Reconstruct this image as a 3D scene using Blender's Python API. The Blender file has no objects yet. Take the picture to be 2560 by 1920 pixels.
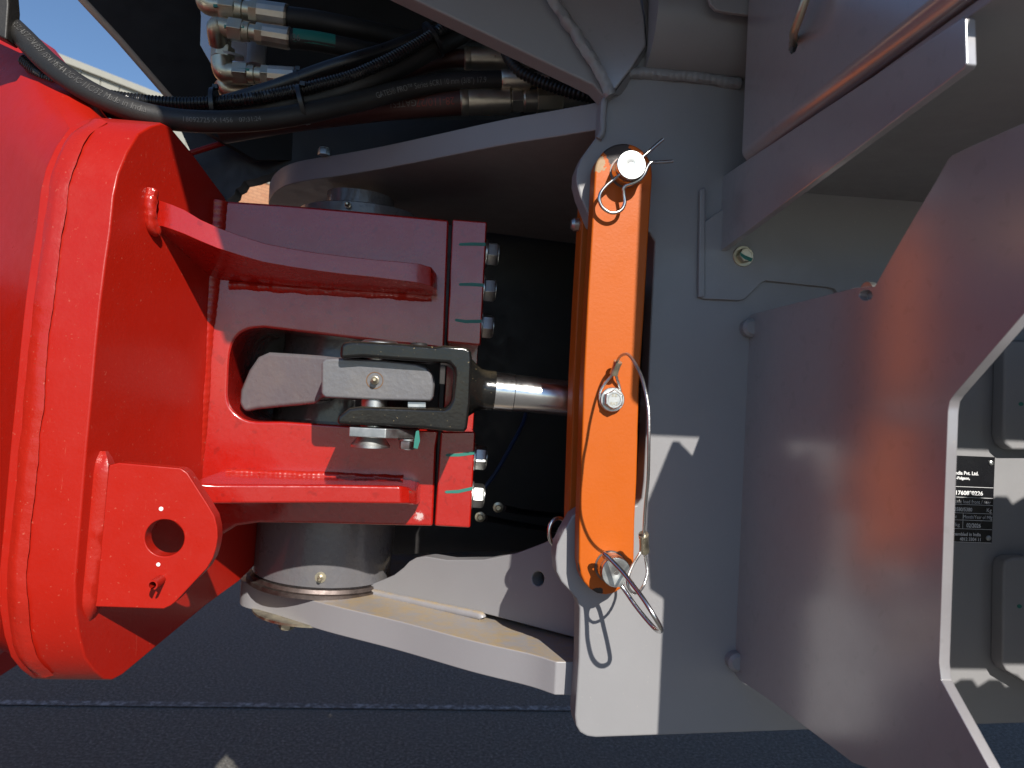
import bpy, bmesh, math, random
from mathutils import Vector, Matrix, noise
rad = math.radians
random.seed(7)
scn = bpy.context.scene
C = scn.collection

# ------------------------------------------------------------------ camera, sky, sun, exposure
H = 1.30                      # camera height above the asphalt
FPX = 1862.0                  # focal length in pixels of the 2560 px wide photograph
YAW, PITCH, ROLL = rad(5.5), rad(1.0), rad(2.8)
f_ = Vector((math.sin(YAW)*math.cos(PITCH), math.cos(YAW)*math.cos(PITCH), math.sin(PITCH)))
r0 = Vector((math.cos(YAW), -math.sin(YAW), 0))
u0 = r0.cross(f_)
R_ = math.cos(ROLL)*r0 + math.sin(ROLL)*u0
U_ = math.cos(ROLL)*u0 - math.sin(ROLL)*r0
CAM = Vector((0, 0, H))
cd = bpy.data.cameras.new('camera'); cam = bpy.data.objects.new('camera', cd); C.objects.link(cam)
M = Matrix.Identity(4)
for i, v in enumerate((R_, U_, -f_)):
    for k in range(3): M[k][i] = v[k]
M.translation = CAM
cam.matrix_world = M
cd.sensor_width = 36.0; cd.lens = 36.0*FPX/2560.0
cd.clip_start = 0.02; cd.clip_end = 600
cd.dof.use_dof = True; cd.dof.focus_distance = 1.0; cd.dof.aperture_fstop = 9.0
scn.camera = cam

SUN = Vector((0.255, -1.0, 0.68)).normalized()        # direction towards the sun
w = bpy.data.worlds.new('World'); scn.world = w; w.use_nodes = True
nt = w.node_tree
sky = nt.nodes.new('ShaderNodeTexSky'); sky.sky_type = 'NISHITA'; sky.sun_disc = False
sky.sun_elevation = math.asin(SUN.z); sky.sun_rotation = math.atan2(SUN.x, SUN.y)
sky.air_density = 1.0; sky.dust_density = 0.1; sky.ozone_density = 5.0
bg = nt.nodes['Background']; bg.inputs['Strength'].default_value = 0.094
nt.links.new(sky.outputs[0], bg.inputs[0])
sd = bpy.data.lights.new('sun', 'SUN'); sd.energy = 5.0; sd.angle = rad(0.53); sd.color = (1.0, 0.95, 0.87)
so = bpy.data.objects.new('sun', sd); C.objects.link(so)
so.rotation_euler = (-SUN).to_track_quat('-Z', 'Y').to_euler()
scn.view_settings.view_transform = 'Standard'; scn.view_settings.look = 'None'
scn.view_settings.gamma = 1.0; scn.view_settings.exposure = 0.36
scn.view_settings.use_curve_mapping = False

# ------------------------------------------------------------------ geometry helpers
def ray(x, y): return f_ + ((x-1280.0)/FPX)*R_ - ((y-960.0)/FPX)*U_
def PP(x, y, p0, n):
    d = ray(x, y); n = Vector(n); return CAM + d*((Vector(p0)-CAM).dot(n)/d.dot(n))
def PY(x, y, Y): return PP(x, y, (0, Y, 0), (0, 1, 0))
def PX(x, y, X): return PP(x, y, (X, 0, 0), (1, 0, 0))
def PZ(x, y, Z): return PP(x, y, (0, 0, H+Z), (0, 0, 1))

def link(name, me, mat, parent=None, smooth=38, bevel=0.0, seg=2):
    ob = bpy.data.objects.new(name, me); C.objects.link(ob)
    if mat is not None and not me.materials: me.materials.append(mat)
    if parent is not None:
        ob.parent = parent; ob.matrix_parent_inverse = Matrix.Translation(-base_of(parent))
    if smooth:
        me.shade_smooth(); me.set_sharp_from_angle(angle=rad(smooth))
    if bevel > 0:
        b = ob.modifiers.new('bevel', 'BEVEL'); b.width = bevel; b.segments = seg
        b.limit_method = 'ANGLE'; b.angle_limit = rad(35); b.harden_normals = True
    return ob
BASE = {}
def base_of(o): return BASE.get(o.name, Vector((0, 0, 0)))
def thing(name, label, cat, loc, group=None):
    o = bpy.data.objects.new(name, None); C.objects.link(o); o.empty_display_size = 0.05
    o.location = Vector(loc); BASE[o.name] = Vector(loc)
    o['label'] = label; o['category'] = cat
    if group: o['group'] = group
    return o
def tag(o, label, cat, group=None):
    o['label'] = label; o['category'] = cat
    if group: o['group'] = group
    return o
def struct(o): o['kind'] = 'structure'; return o

def bm_mesh(bm, name):
    bmesh.ops.recalc_face_normals(bm, faces=bm.faces)
    me = bpy.data.meshes.new(name); bm.to_mesh(me); bm.free(); return me
def prism(name, pts, ext, mat, parent=None, bevel=0.0015, holes=(), smooth=38, seg=2):
    bm = bmesh.new(); edges = []
    for loop in [pts]+list(holes):
        vs = [bm.verts.new(p) for p in loop]
        for i in range(len(vs)): edges.append(bm.edges.new((vs[i], vs[(i+1) % len(vs)])))
    if holes:
        bmesh.ops.triangle_fill(bm, use_beauty=True, use_dissolve=True, edges=edges)
    else:
        bm.faces.new(vs)
    r = bmesh.ops.extrude_face_region(bm, geom=bm.faces[:])
    bmesh.ops.translate(bm, vec=Vector(ext), verts=[g for g in r['geom'] if isinstance(g, bmesh.types.BMVert)])
    return link(name, bm_mesh(bm, name), mat, parent, smooth, bevel, seg)
def plateY(name, px, Y, th, mat, parent=None, bevel=0.0015, holes=(), **k):
    return prism(name, [PY(x, y, Y) for x, y in px], (0, th, 0), mat, parent, bevel,
                 [[PY(x, y, Y) for x, y in h] for h in holes], **k)
def plateX(name, px, X, th, mat, parent=None, bevel=0.0015, holes=(), **k):
    return prism(name, [PX(x, y, X) for x, y in px], (th, 0, 0), mat, parent, bevel,
                 [[PX(x, y, X) for x, y in h] for h in holes], **k)
def box(name, a, b, mat, parent=None, bevel=0.002):
    a = Vector(a); b = Vector(b)
    return prism(name, [Vector((a.x, a.y, a.z)), Vector((b.x, a.y, a.z)), Vector((b.x, b.y, a.z)), Vector((a.x, b.y, a.z))],
                 (0, 0, b.z-a.z), mat, parent, bevel)
def ell(cx, cy, rx, ry, n=28, a0=0): return [(cx+rx*math.cos(a0+2*math.pi*i/n), cy+ry*math.sin(a0+2*math.pi*i/n)) for i in range(n)]
def spline(pts, n=8):
    P = [Vector(p) for p in pts]
    if len(P) < 3: return P
    P = [2*P[0]-P[1]]+P+[2*P[-1]-P[-2]]
    out = []
    for i in range(1, len(P)-2):
        for k in range(n):
            t = k/n; a, b, c, d = P[i-1], P[i], P[i+1], P[i+2]
            out.append(0.5*((2*b)+(c-a)*t+(2*a-5*b+4*c-d)*t*t+(3*b-a-3*c+d)*t**3))
    out.append(P[-2]); return out
def frames(path):
    T = []
    for i in range(len(path)):
        a = path[max(0, i-1)]; b = path[min(len(path)-1, i+1)]; T.append((b-a).normalized())
    n = T[0].cross(Vector((0, 0, 1)))
    if n.length < 0.2: n = T[0].cross(Vector((0, 1, 0)))
    n.normalize(); N = []
    for t in T:
        n = (n - t*n.dot(t)).normalized(); N.append(n.copy())
    return T, N
def resample(path, step):
    out = [path[0].copy()]; acc = 0.0
    for a, b in zip(path[:-1], path[1:]):
        L = (b-a).length
        while acc+L >= step and L > 1e-9:
            a = a+(b-a)*((step-acc)/L); out.append(a.copy()); L = (b-a).length; acc = 0.0
        acc += L
    out.append(path[-1].copy()); return out
def tube(name, path, r, mat, parent=None, segs=12, caps=True, rf=None, closed=False):
    """sweep a circle along path; rf(i, s, a) scales the radius"""
    T, N = frames(path); verts = []; faces = []; s = 0.0
    for i, p in enumerate(path):
        if i: s += (p-path[i-1]).length
        b = T[i].cross(N[i])
        for k in range(segs):
            a = 2*math.pi*k/segs; rr = r*(rf(i, s, a) if rf else 1.0)
            verts.append(p+(N[i]*math.cos(a)+b*math.sin(a))*rr)
    for i in range(len(path)-1):
        for k in range(segs):
            faces.append((i*segs+k, i*segs+(k+1) % segs, (i+1)*segs+(k+1) % segs, (i+1)*segs+k))
    if caps:
        faces.append(tuple(range(segs))[::-1]); faces.append(tuple((len(path)-1)*segs+k for k in range(segs)))
    me = bpy.data.meshes.new(name); me.from_pydata(verts, [], faces); me.update()
    bm = bmesh.new(); bm.from_mesh(me); bmesh.ops.recalc_face_normals(bm, faces=bm.faces); bm.to_mesh(me); bm.free()
    return link(name, me, mat, parent, 50)
def lathe(name, o, ax, prof, mat, parent=None, segs=24, rot=0.0, smooth=35, bevel=0.0):
    """prof: list of (t along axis, radius)"""
    o = Vector(o); ax = Vector(ax).normalized()
    n = ax.cross(Vector((0, 0, 1)));
    if n.length < 0.1: n = ax.cross(Vector((0, 1, 0)))
    n.normalize(); b = ax.cross(n); verts = []; faces = []
    for t, r in prof:
        for k in range(segs):
            a = rot+2*math.pi*k/segs; verts.append(o+ax*t+(n*math.cos(a)+b*math.sin(a))*max(r, 1e-5))
    m = len(prof)
    for i in range(m-1):
        for k in range(segs):
            faces.append((i*segs+k, i*segs+(k+1) % segs, (i+1)*segs+(k+1) % segs, (i+1)*segs+k))
    faces.append(tuple(range(segs))[::-1]); faces.append(tuple((m-1)*segs+k for k in range(segs)))
    me = bpy.data.meshes.new(name); me.from_pydata(verts, [], faces); me.update()
    bm = bmesh.new(); bm.from_mesh(me); bmesh.ops.recalc_face_normals(bm, faces=bm.faces); bm.to_mesh(me); bm.free()
    return link(name, me, mat, parent, smooth, bevel)
def loft(name, rings, mat, parent=None, closed=True, caps=True, smooth=38, bevel=0.0):
    n = len(rings[0]); verts = [p for r in rings for p in r]; faces = []
    for i in range(len(rings)-1):
        for k in range(n if closed else n-1):
            faces.append((i*n+k, i*n+(k+1) % n, (i+1)*n+(k+1) % n, (i+1)*n+k))
    if caps:
        faces.append(tuple(range(n))[::-1]); faces.append(tuple((len(rings)-1)*n+k for k in range(n)))
    me = bpy.data.meshes.new(name); me.from_pydata(verts, [], faces); me.update()
    bm = bmesh.new(); bm.from_mesh(me); bmesh.ops.recalc_face_normals(bm, faces=bm.faces); bm.to_mesh(me); bm.free()
    return link(name, me, mat, parent, smooth, bevel)
def weld(name, pts, r, mat, parent=None, seed=0, amp=0.22, pitch=0.006, rip=0.035, freq=60, sq=1.0):
    path = resample(spline(pts, 10), 0.0018)
    def rf(i, s, a):
        v = noise.noise(Vector((s*freq+seed*9, math.cos(a)*1.2, math.sin(a)*1.2)))
        e = 1.0 if sq == 1.0 else 1.0/math.sqrt(math.cos(a)**2+(math.sin(a)/sq)**2)
        return e*(1.0+amp*v+rip*math.sin(2*math.pi*s/pitch+1.2*math.cos(a)))
    return tube(name, path, r, mat, parent, 10, True, rf)
def hexbolt(name, o, ax, af, h, mat, parent, washer=0.0, wt=0.003, rot=0.0, mark=True):
    """hex head standing on o along ax (af across flats); washer radius"""
    ax = Vector(ax).normalized(); o = Vector(o); R = af/2/math.cos(math.pi/6)
    t0 = 0.0
    hd = lathe(name, o+ax*(wt if washer else 0), ax, [(0, R*0.99), (h*0.82, R), (h, R*0.90)], mat, parent, 6, rot, 30, 0.0006)
    if washer: lathe('washer', o, ax, [(0, washer), (wt*0.7, washer), (wt, washer*0.95)], mat, hd, 28)
    lathe('head_face', o+ax*((wt if washer else 0)+h), ax, [(-0.001, af*0.455), (0.0006, af*0.455), (0.0006, af*0.36), (0.0001, af*0.34), (0.0001, 0)], mat, hd, 28)
    return hd
def text_mesh(s, size, fn, mat, name, parent, bold=0.0, align='LEFT', sx=1.0):
    cu = bpy.data.curves.new('txt', 'FONT'); cu.body = s; cu.size = size; cu.align_x = align; cu.offset = bold; cu.resolution_u = 3
    t = bpy.data.objects.new('txt', cu); C.objects.link(t)
    dg = bpy.context.evaluated_depsgraph_get(); dg.update()
    me = bpy.data.meshes.new_from_object(t.evaluated_get(dg)); bpy.data.objects.remove(t); bpy.data.curves.remove(cu)
    for v in me.vertices: v.co = fn(v.co.x*sx, v.co.y)
    me.name = name
    return link(name, me, mat, parent, 0)
def to_px(p):
    d = p-CAM; return 1280+FPX*d.dot(R_)/d.dot(f_)
def s_at(path, x):
    L = 0.0; best = (1e9, 0.0)
    for i, p in enumerate(path):
        if i: L += (p-path[i-1]).length
        best = min(best, (abs(to_px(p)-x), L))
    return best[1]
def hose_text(s, size, path, r, s0, ang, mat, name, parent, sx=1.0, flip=False):
    """wrap lettering round a hose: s0 start length, ang = angle position facing"""
    L = [0.0]
    for a, b in zip(path[:-1], path[1:]): L.append(L[-1]+(b-a).length)
    def fn(x, y):
        d = s0+(-x if flip else x); i = 0
        while i < len(L)-2 and L[i+1] < d: i += 1
        t = (d-L[i])/max(1e-9, L[i+1]-L[i]); p = path[i].lerp(path[i+1], max(0, min(1, t)))
        T = (path[i+1]-path[i]).normalized()
        tocam = (CAM-p); tocam -= T*tocam.dot(T); tocam.normalize(); up = T.cross(tocam)
        if up.z < 0: up = -up
        a = ang+(-y if flip else y)/r
        return p+(tocam*math.cos(a)+up*math.sin(a))*(r*1.012+0.0003)
    return text_mesh(s, size, fn, mat, name, parent, 0.0, 'LEFT', sx)

# ------------------------------------------------------------------ materials
def mat_new(name):
    m = bpy.data.materials.new(name); m.use_nodes = True; n = m.node_tree
    return m, n, n.nodes['Principled BSDF']
def N(n, t, **k):
    x = n.nodes.new(t)
    for a, v in k.items(): setattr(x, a, v)
    return x
def tex(n, scale, detail=4, rough=0.55, stretch=None, dist=0.0):
    tc = N(n, 'ShaderNodeTexCoord'); no = N(n, 'ShaderNodeTexNoise')
    no.inputs['Scale'].default_value = scale; no.inputs['Detail'].default_value = detail; no.inputs['Roughness'].default_value = rough
    no.inputs['Distortion'].default_value = dist
    if stretch:
        mp = N(n, 'ShaderNodeMapping'); mp.inputs['Scale'].default_value = stretch
        n.links.new(tc.outputs['Object'], mp.inputs[0]); n.links.new(mp.outputs[0], no.inputs[0])
    else: n.links.new(tc.outputs['Object'], no.inputs[0])
    return no.outputs[0]
def ramp(n, src, stops):
    r = N(n, 'ShaderNodeValToRGB'); e = r.color_ramp.elements
    while len(e) > 1: e.remove(e[-1])
    e[0].position = stops[0][0]; e[0].color = tuple(stops[0][1])+(1,)
    for p, c in stops[1:]:
        x = e.new(p); x.color = tuple(c)+(1,)
    n.links.new(src, r.inputs[0]); return r.outputs[0]
def g(v): return (v, v, v)
def mix(n, fac, a, b):
    m = N(n, 'ShaderNodeMix', data_type='RGBA')
    if hasattr(fac, 'is_output'): n.links.new(fac, m.inputs[0])
    else: m.inputs[0].default_value = fac
    for i, v in ((6, a), (7, b)):
        if hasattr(v, 'is_output'): n.links.new(v, m.inputs[i])
        else: m.inputs[i].default_value = tuple(v)+(1,)
    return m.outputs[2]
def math_(n, op, a, b):
    m = N(n, 'ShaderNodeMath', operation=op)
    for i, v in ((0, a), (1, b)):
        if hasattr(v, 'is_output'): n.links.new(v, m.inputs[i])
        else: m.inputs[i].default_value = v
    return m.outputs[0]
def bump(n, p, src, strength, dist=0.002):
    b = N(n, 'ShaderNodeBump'); b.inputs['Strength'].default_value = strength; b.inputs['Distance'].default_value = dist
    n.links.new(src, b.inputs['Height']); n.links.new(b.outputs[0], p.inputs['Normal'])
def paint(name, col, rough=0.35, var=0.15, dust=0.0, dustcol=(0.42, 0.33, 0.2), peel=0.12, peelscale=220, specks=0.0,
          speckcol=(0.7, 0.5, 0.4), coat=0.0, coatior=1.5, coatrough=0.12, spec=0.5, scratch=0.0, spots=0.0, updust=0.0, rust=0.0):
    m, n, p = mat_new(name)
    big = tex(n, 9, 5)
    c = mix(n, big, [x*(1-var) for x in col], [min(1, x*(1+var)) for x in col])
    if spots:
        s = ramp(n, tex(n, 75, 2, 0.4, None, 0.6), [(0.64, g(0)), (0.69, g(1))])
        c = mix(n, math_(n, 'MULTIPLY', s, spots), c, [x*0.62 for x in col])
    if scratch:
        s = ramp(n, tex(n, 60, 3, 0.7, (6, 6, 0.5)), [(0.68, g(0)), (0.74, g(1))])
        c = mix(n, math_(n, 'MULTIPLY', s, scratch), c, speckcol)
    if specks:
        s = ramp(n, tex(n, 260, 2, 0.5), [(0.70, g(0)), (0.74, g(1))])
        c = mix(n, math_(n, 'MULTIPLY', s, specks), c, speckcol)
    if dust:
        s = ramp(n, tex(n, 22, 8, 0.7), [(0.45, g(0)), (0.75, g(1))])
        c = mix(n, math_(n, 'MULTIPLY', s, dust), c, dustcol)
    if updust:
        ge = N(n, 'ShaderNodeNewGeometry'); sp = N(n, 'ShaderNodeSeparateXYZ'); n.links.new(ge.outputs['Normal'], sp.inputs[0])
        up = ramp(n, sp.outputs[2], [(0.55, g(0)), (0.9, g(1))])
        s = ramp(n, tex(n, 34, 9, 0.78), [(0.40, g(0.12)), (0.62, g(1))])
        c = mix(n, math_(n, 'MULTIPLY', math_(n, 'MULTIPLY', s, up), updust), c, dustcol)
    n.links.new(c, p.inputs['Base Color'])
    rr = ramp(n, tex(n, 30, 6, 0.7), [(0.3, g(max(0.05, rough-0.08))), (0.75, g(min(1, rough+0.14)))])
    n.links.new(rr, p.inputs['Roughness'])
    p.inputs['Coat Weight'].default_value = coat; p.inputs['Coat Roughness'].default_value = coatrough; p.inputs['Coat IOR'].default_value = coatior; p.inputs['Specular IOR Level'].default_value = spec
    if peel:
        h = math_(n, 'ADD', math_(n, 'MULTIPLY', tex(n, peelscale, 2, 0.5), 1.0), math_(n, 'MULTIPLY', tex(n, 25, 3, 0.5), 1.2))
        bump(n, p, h, peel, 0.0015)
    return m
def metal(name, col, rough=0.3, var=0.12, scale=120, dirt=0.0, dirtcol=(0.25, 0.2, 0.12), bumpy=0.05):
    m, n, p = mat_new(name); p.inputs['Metallic'].default_value = 1.0
    c = mix(n, tex(n, scale, 5, 0.65), [x*(1-var) for x in col], [min(1, x*(1+var)) for x in col])
    if dirt:
        s = ramp(n, tex(n, 40, 6, 0.7), [(0.42, g(0)), (0.7, g(1))]); d = math_(n, 'MULTIPLY', s, dirt)
        c = mix(n, d, c, dirtcol); n.links.new(math_(n, 'SUBTRACT', 1.0, d), p.inputs['Metallic'])
    n.links.new(c, p.inputs['Base Color'])
    n.links.new(ramp(n, tex(n, 60, 5, 0.7), [(0.3, g(rough*0.75)), (0.75, g(min(1, rough*1.4)))]), p.inputs['Roughness'])
    bump(n, p, tex(n, 300, 3, 0.6), bumpy, 0.001)
    return m
def plain(name, col, rough=0.6, spec=0.5):
    m, n, p = mat_new(name); c = mix(n, tex(n, 40, 4), [x*0.85 for x in col], [min(1, x*1.12) for x in col])
    n.links.new(c, p.inputs['Base Color']); p.inputs['Roughness'].default_value = rough; p.inputs['Specular IOR Level'].default_value = spec
    return m

RED = paint('red_paint', (0.345, 0.010, 0.004), 0.34, 0.09, specks=0.30, speckcol=(0.55, 0.16, 0.10), peel=0.12, coat=0.08, spec=0.32, scratch=0.22)
RED_H = paint('red_cast_paint', (0.345, 0.008, 0.004), 0.26, 0.07, peel=0.22, peelscale=140, coat=1.0, spots=0.5)
def scuff(m, c, r, col):
    n = m.node_tree; p = n.nodes['Principled BSDF']; src = p.inputs['Base Color'].links[0].from_socket
    tc = N(n, 'ShaderNodeTexCoord'); vm = N(n, 'ShaderNodeVectorMath', operation='DISTANCE')
    n.links.new(tc.outputs['Object'], vm.inputs[0]); vm.inputs[1].default_value = c
    mr = N(n, 'ShaderNodeMapRange'); n.links.new(vm.outputs['Value'], mr.inputs[0]); mr.inputs[1].default_value = r; mr.inputs[2].default_value = 0.0
    v = math_(n, 'ADD', math_(n, 'MULTIPLY', mr.outputs[0], 0.5), math_(n, 'MULTIPLY', tex(n, 320, 4, 0.7, (1.6, 1, 0.6)), 0.8))
    n.links.new(mix(n, ramp(n, v, [(0.70, g(0)), (0.78, g(0.8))]), src, col), p.inputs['Base Color'])
scuff(RED_H, PY(1048, 1290, 1.15), 0.018, (0.6, 0.5, 0.48))
RED_W = paint('red_weld_paint', (0.345, 0.013, 0.006), 0.27, 0.08, specks=0.4, speckcol=(0.55, 0.18, 0.12), peel=0.25, coat=0.2, spec=0.4)
GREY = paint('grey_paint', (0.252, 0.250, 0.258), 0.36, 0.07, peel=0.06, specks=0.25, speckcol=(0.4, 0.38, 0.34), scratch=0.10)
GREY_B = paint('grey_step_paint', (0.252, 0.238, 0.245), 0.36, 0.06, spots=0.22, coat=1.0, coatior=2.4, coatrough=0.21, spec=0.8, peel=0.08, specks=0.25, speckcol=(0.42, 0.34, 0.28), scratch=0.10)
GREY_F = paint('grey_fork_paint', (0.262, 0.256, 0.268), 0.42, 0.07, peel=0.08, scratch=0.25, speckcol=(0.4, 0.4, 0.42), updust=0.95, dustcol=(0.36, 0.265, 0.14))
GREY_C = paint('grey_cast_paint', (0.115, 0.113, 0.122), 0.30, 0.08, peel=0.55, peelscale=110, coat=0.6, dust=0.08)
ORANGE = paint('orange_paint', (0.46, 0.092, 0.004), 0.46, 0.05, spec=0.28, peel=0.10, peelscale=260)
BLACKP = paint('black_clevis_paint', (0.008, 0.008, 0.008), 0.16, 0.2, peel=0.14, dust=0.05, spec=0.35, dustcol=(0.14, 0.11, 0.065), specks=0.6, speckcol=(0.30, 0.23, 0.12), updust=0.35, coat=0.3)
DARKP = paint('black_paint_and_shade', (0.022, 0.02, 0.02), 0.45, 0.2, peel=0.05)  # black panel paint, also used as shade on inner walls
ZINC = metal('zinc_plate', (0.50, 0.51, 0.50), 0.36, 0.12, 150)
ZINC_D = metal('dusty_zinc', (0.54, 0.49, 0.37), 0.36, 0.15, 80, dirt=0.45, dirtcol=(0.30, 0.24, 0.13))
FERR = metal('ferrule_steel', (0.55, 0.49, 0.40), 0.36, 0.15, 70, dirt=0.2)
CHROME = metal('chrome_rod', (0.72, 0.72, 0.72), 0.2, 0.04, 60, bumpy=0.01)
BARE = metal('worn_steel', (0.16, 0.13, 0.12), 0.5, 0.3, 90)
WIRE = metal('wire_rope', (0.62, 0.62, 0.60), 0.38, 0.1, 200)
RUST = plain('rusty_recess', (0.16, 0.085, 0.04), 0.8)
RUBBER = paint('black_rubber', (0.016, 0.015, 0.014), 0.5, 0.2, peel=0.15, peelscale=300, dust=0.08, dustcol=(0.12, 0.10, 0.08))
PLASTIC = paint('black_plastic', (0.012, 0.012, 0.013), 0.3, 0.2, peel=0.03)
BROWNR = paint('dark_red_rubber', (0.05, 0.018, 0.014), 0.5, 0.2, peel=0.1)
GREEN = plain('green_marker', (0.015, 0.16, 0.125), 0.5)
WHITE = plain('white_paint_dot', (0.85, 0.85, 0.83), 0.5)
LETTER = plain('grey_lettering', (0.13, 0.13, 0.125), 0.6)
FAINT = plain('faint_lettering', (0.07, 0.068, 0.065), 0.6)
REDLET = plain('red_hose_stripe', (0.20, 0.03, 0.02), 0.6)
PLATEB = paint('black_nameplate', (0.006, 0.006, 0.008), 0.25, 0.1, peel=0.0)
WHLET = plain('white_lettering', (0.75, 0.75, 0.76), 0.5)
LIT_EDGE = plain('sunlit_edge_tone', (0.42, 0.33, 0.25), 0.6)  # pale beige imitating sun on the panel's edge
BLUEH = plain('blue_hose', (0.03, 0.06, 0.16), 0.4)

# ------------------------------------------------------------------ setting: asphalt, painted line, building
def asphalt():
    m, n, p = mat_new('asphalt')
    fine = tex(n, 78, 5, 0.85); mid = tex(n, 40, 6, 0.7); big = tex(n, 1.6, 5, 0.6)
    c = ramp(n, fine, [(0.32, (0.020, 0.019, 0.018)), (0.47, (0.095, 0.090, 0.080)), (0.58, (0.20, 0.19, 0.168)), (0.70, (0.52, 0.49, 0.43))])
    c2 = mix(n, ramp(n, mid, [(0.40, g(0.0)), (0.75, g(0.35))]), c, (0.085, 0.081, 0.073))
    c3 = mix(n, ramp(n, big, [(0.4, g(0)), (0.7, g(0.45))]), c2, (0.13, 0.124, 0.112))
    n.links.new(c3, p.inputs['Base Color']); p.inputs['Roughness'].default_value = 0.85
    bump(n, p, fine, 0.8, 0.006)
    return m
gm = bpy.data.meshes.new('asphalt_ground')
gm.from_pydata([(-150, -60, 0), (150, -60, 0), (150, 320, 0), (-150, 320, 0)], [], [(0, 1, 2, 3)])
struct(link('asphalt_ground', gm, asphalt(), None, 0))
def worn_white():
    m, n, p = mat_new('worn_line_paint')
    s = ramp(n, tex(n, 28, 9, 0.8), [(0.46, g(0)), (0.60, g(1))])
    c = mix(n, s, (0.10, 0.097, 0.09), (0.38, 0.38, 0.37)); n.links.new(c, p.inputs['Base Color']); p.inputs['Roughness'].default_value = 0.8
    return m
a = PZ(-300, 1752, -H+0.004); b = PZ(1900, 1776, -H+0.004); dirv = (b-a).normalized(); nrm = Vector((-dirv.y, dirv.x, 0))
lp = bpy.data.meshes.new('painted_line')
lp.from_pydata([a-dirv*3-nrm*0.022, b+dirv*3-nrm*0.022, b+dirv*3+nrm*0.022, a-dirv*3+nrm*0.022], [], [(0, 1, 2, 3)])
struct(link('painted_line', lp, worn_white(), None, 0))

def brick_mat():
    m, n, p = mat_new('pale_brick')
    tc = N(n, 'ShaderNodeTexCoord'); br = N(n, 'ShaderNodeTexBrick')
    br.inputs['Color1'].default_value = (0.46, 0.21, 0.11, 1); br.inputs['Color2'].default_value = (0.52, 0.27, 0.15, 1)
    br.inputs['Mortar'].default_value = (0.34, 0.17, 0.10, 1); br.inputs['Scale'].default_value = 1.0
    br.inputs['Brick Width'].default_value = 0.23; br.inputs['Row Height'].default_value = 0.076; br.inputs['Mortar Size'].default_value = 0.008
    n.links.new(tc.outputs['UV'], br.inputs[0]); n.links.new(br.outputs[0], p.inputs['Base Color']); p.inputs['Roughness'].default_value = 0.85
    return m
CLAD = paint('cladding_paint', (0.36, 0.35, 0.30), 0.55, 0.06, peel=0.0)
BRICK = brick_mat()
bl = thing('warehouse_building', 'pale brick warehouse with grey metal cladding under its flat roof, far behind the hoses', 'building', (-6.0, 15.5, 0))
WA = PY(150, 140, 14.0); zroof = WA.z; WB = PZ(430, 250, zroof-H); WA.z = 0; WB.z = 0; wd = (WB-WA).normalized(); wn = Vector((wd.y, -wd.x, 0))
s0, s1 = -9.0, 22.0; zr = zroof-0.12; zc = zroof-1.05
bm = bmesh.new(); uv = bm.loops.layers.uv.new('UVMap')
def wpt(s, z, o=0.0): return WA+wd*s+Vector((0, 0, z))+wn*o
fq = bm.faces.new([bm.verts.new(wpt(s, z)) for s, z in ((s0, 0), (s1, 0), (s1, zc), (s0, zc))])
for l, (s, z) in zip(fq.loops, ((s0, 0), (s1, 0), (s1, zc), (s0, zc))): l[uv].uv = (s, z)
me = bpy.data.meshes.new('brick_wall'); bm.to_mesh(me); bm.free(); link('brick_wall', me, BRICK, bl, 0)
pw = 0.36; k = 0; pme = None
s = s0
while s < s1-pw:
    o = prism('cladding_panel', [wpt(s+0.012, zc), wpt(s+pw-0.012, zc), wpt(s+pw-0.012, zr), wpt(s+0.012, zr)], wn*0.03, CLAD, bl, 0.0) if pme is None else None
    if pme is None: pme = o; ps = s
    else:
        c = pme.copy(); C.objects.link(c); c.parent = bl; c.matrix_parent_inverse = pme.matrix_parent_inverse.copy(); c.location = wd*(s-ps)
    s += pw
prism('cladding_backing', [wpt(s0, zc+0.01), wpt(s1, zc+0.01), wpt(s1, zr-0.01), wpt(s0, zr-0.01)], -wn*0.2, CLAD, bl, 0.0)
prism('roof_coping', [wpt(s0, zr), wpt(s1, zr), wpt(s1, zr+0.12), wpt(s0, zr+0.12)], wn*0.10, CLAD, bl, 0.0)
prism('end_wall', [wpt(s0, 0), wpt(s0, zr), wpt(s0, zr)-wn*8, wpt(s0, 0)-wn*8], -wd*0.2, CLAD, bl, 0.0)

# ------------------------------------------------------------------ red front frame
front = thing('front_frame', 'glossy red front drum frame with hinge block, ribs and welded lug on the left', 'frame', (-0.45, 1.0, H-0.4))
SP0 = Vector((-0.345, 1.15, 0)); SN = Vector((math.cos(rad(15)), -math.sin(rad(15)), 0))
def PS(x, y): return PP(x, y, SP0, SN)
edge_px = [(427, 318), (405, 307), (378, 315), (347, 333), (318, 380), (296, 434), (284, 490), (275, 579), (264, 653), (250, 762), (239, 870),
           (228, 997), (217, 1108), (202, 1289), (188, 1452), (190, 1530), (199, 1592), (213, 1645), (235, 1676), (260, 1698), (282, 1700), (307, 1687)]
prof = [PS(*p) for p in edge_px]
side = prof+[PS(*p) for p in ((398, 1611), (517, 1512), (597, 1454), (655, 1396), (662, 1330), (640, 1240), (600, 1000), (600, 600), (564, 495), (481, 383))]
prism('side_plate', side, Vector((-0.085, 0, 0)), RED, front, 0.0025, smooth=30)
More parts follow.
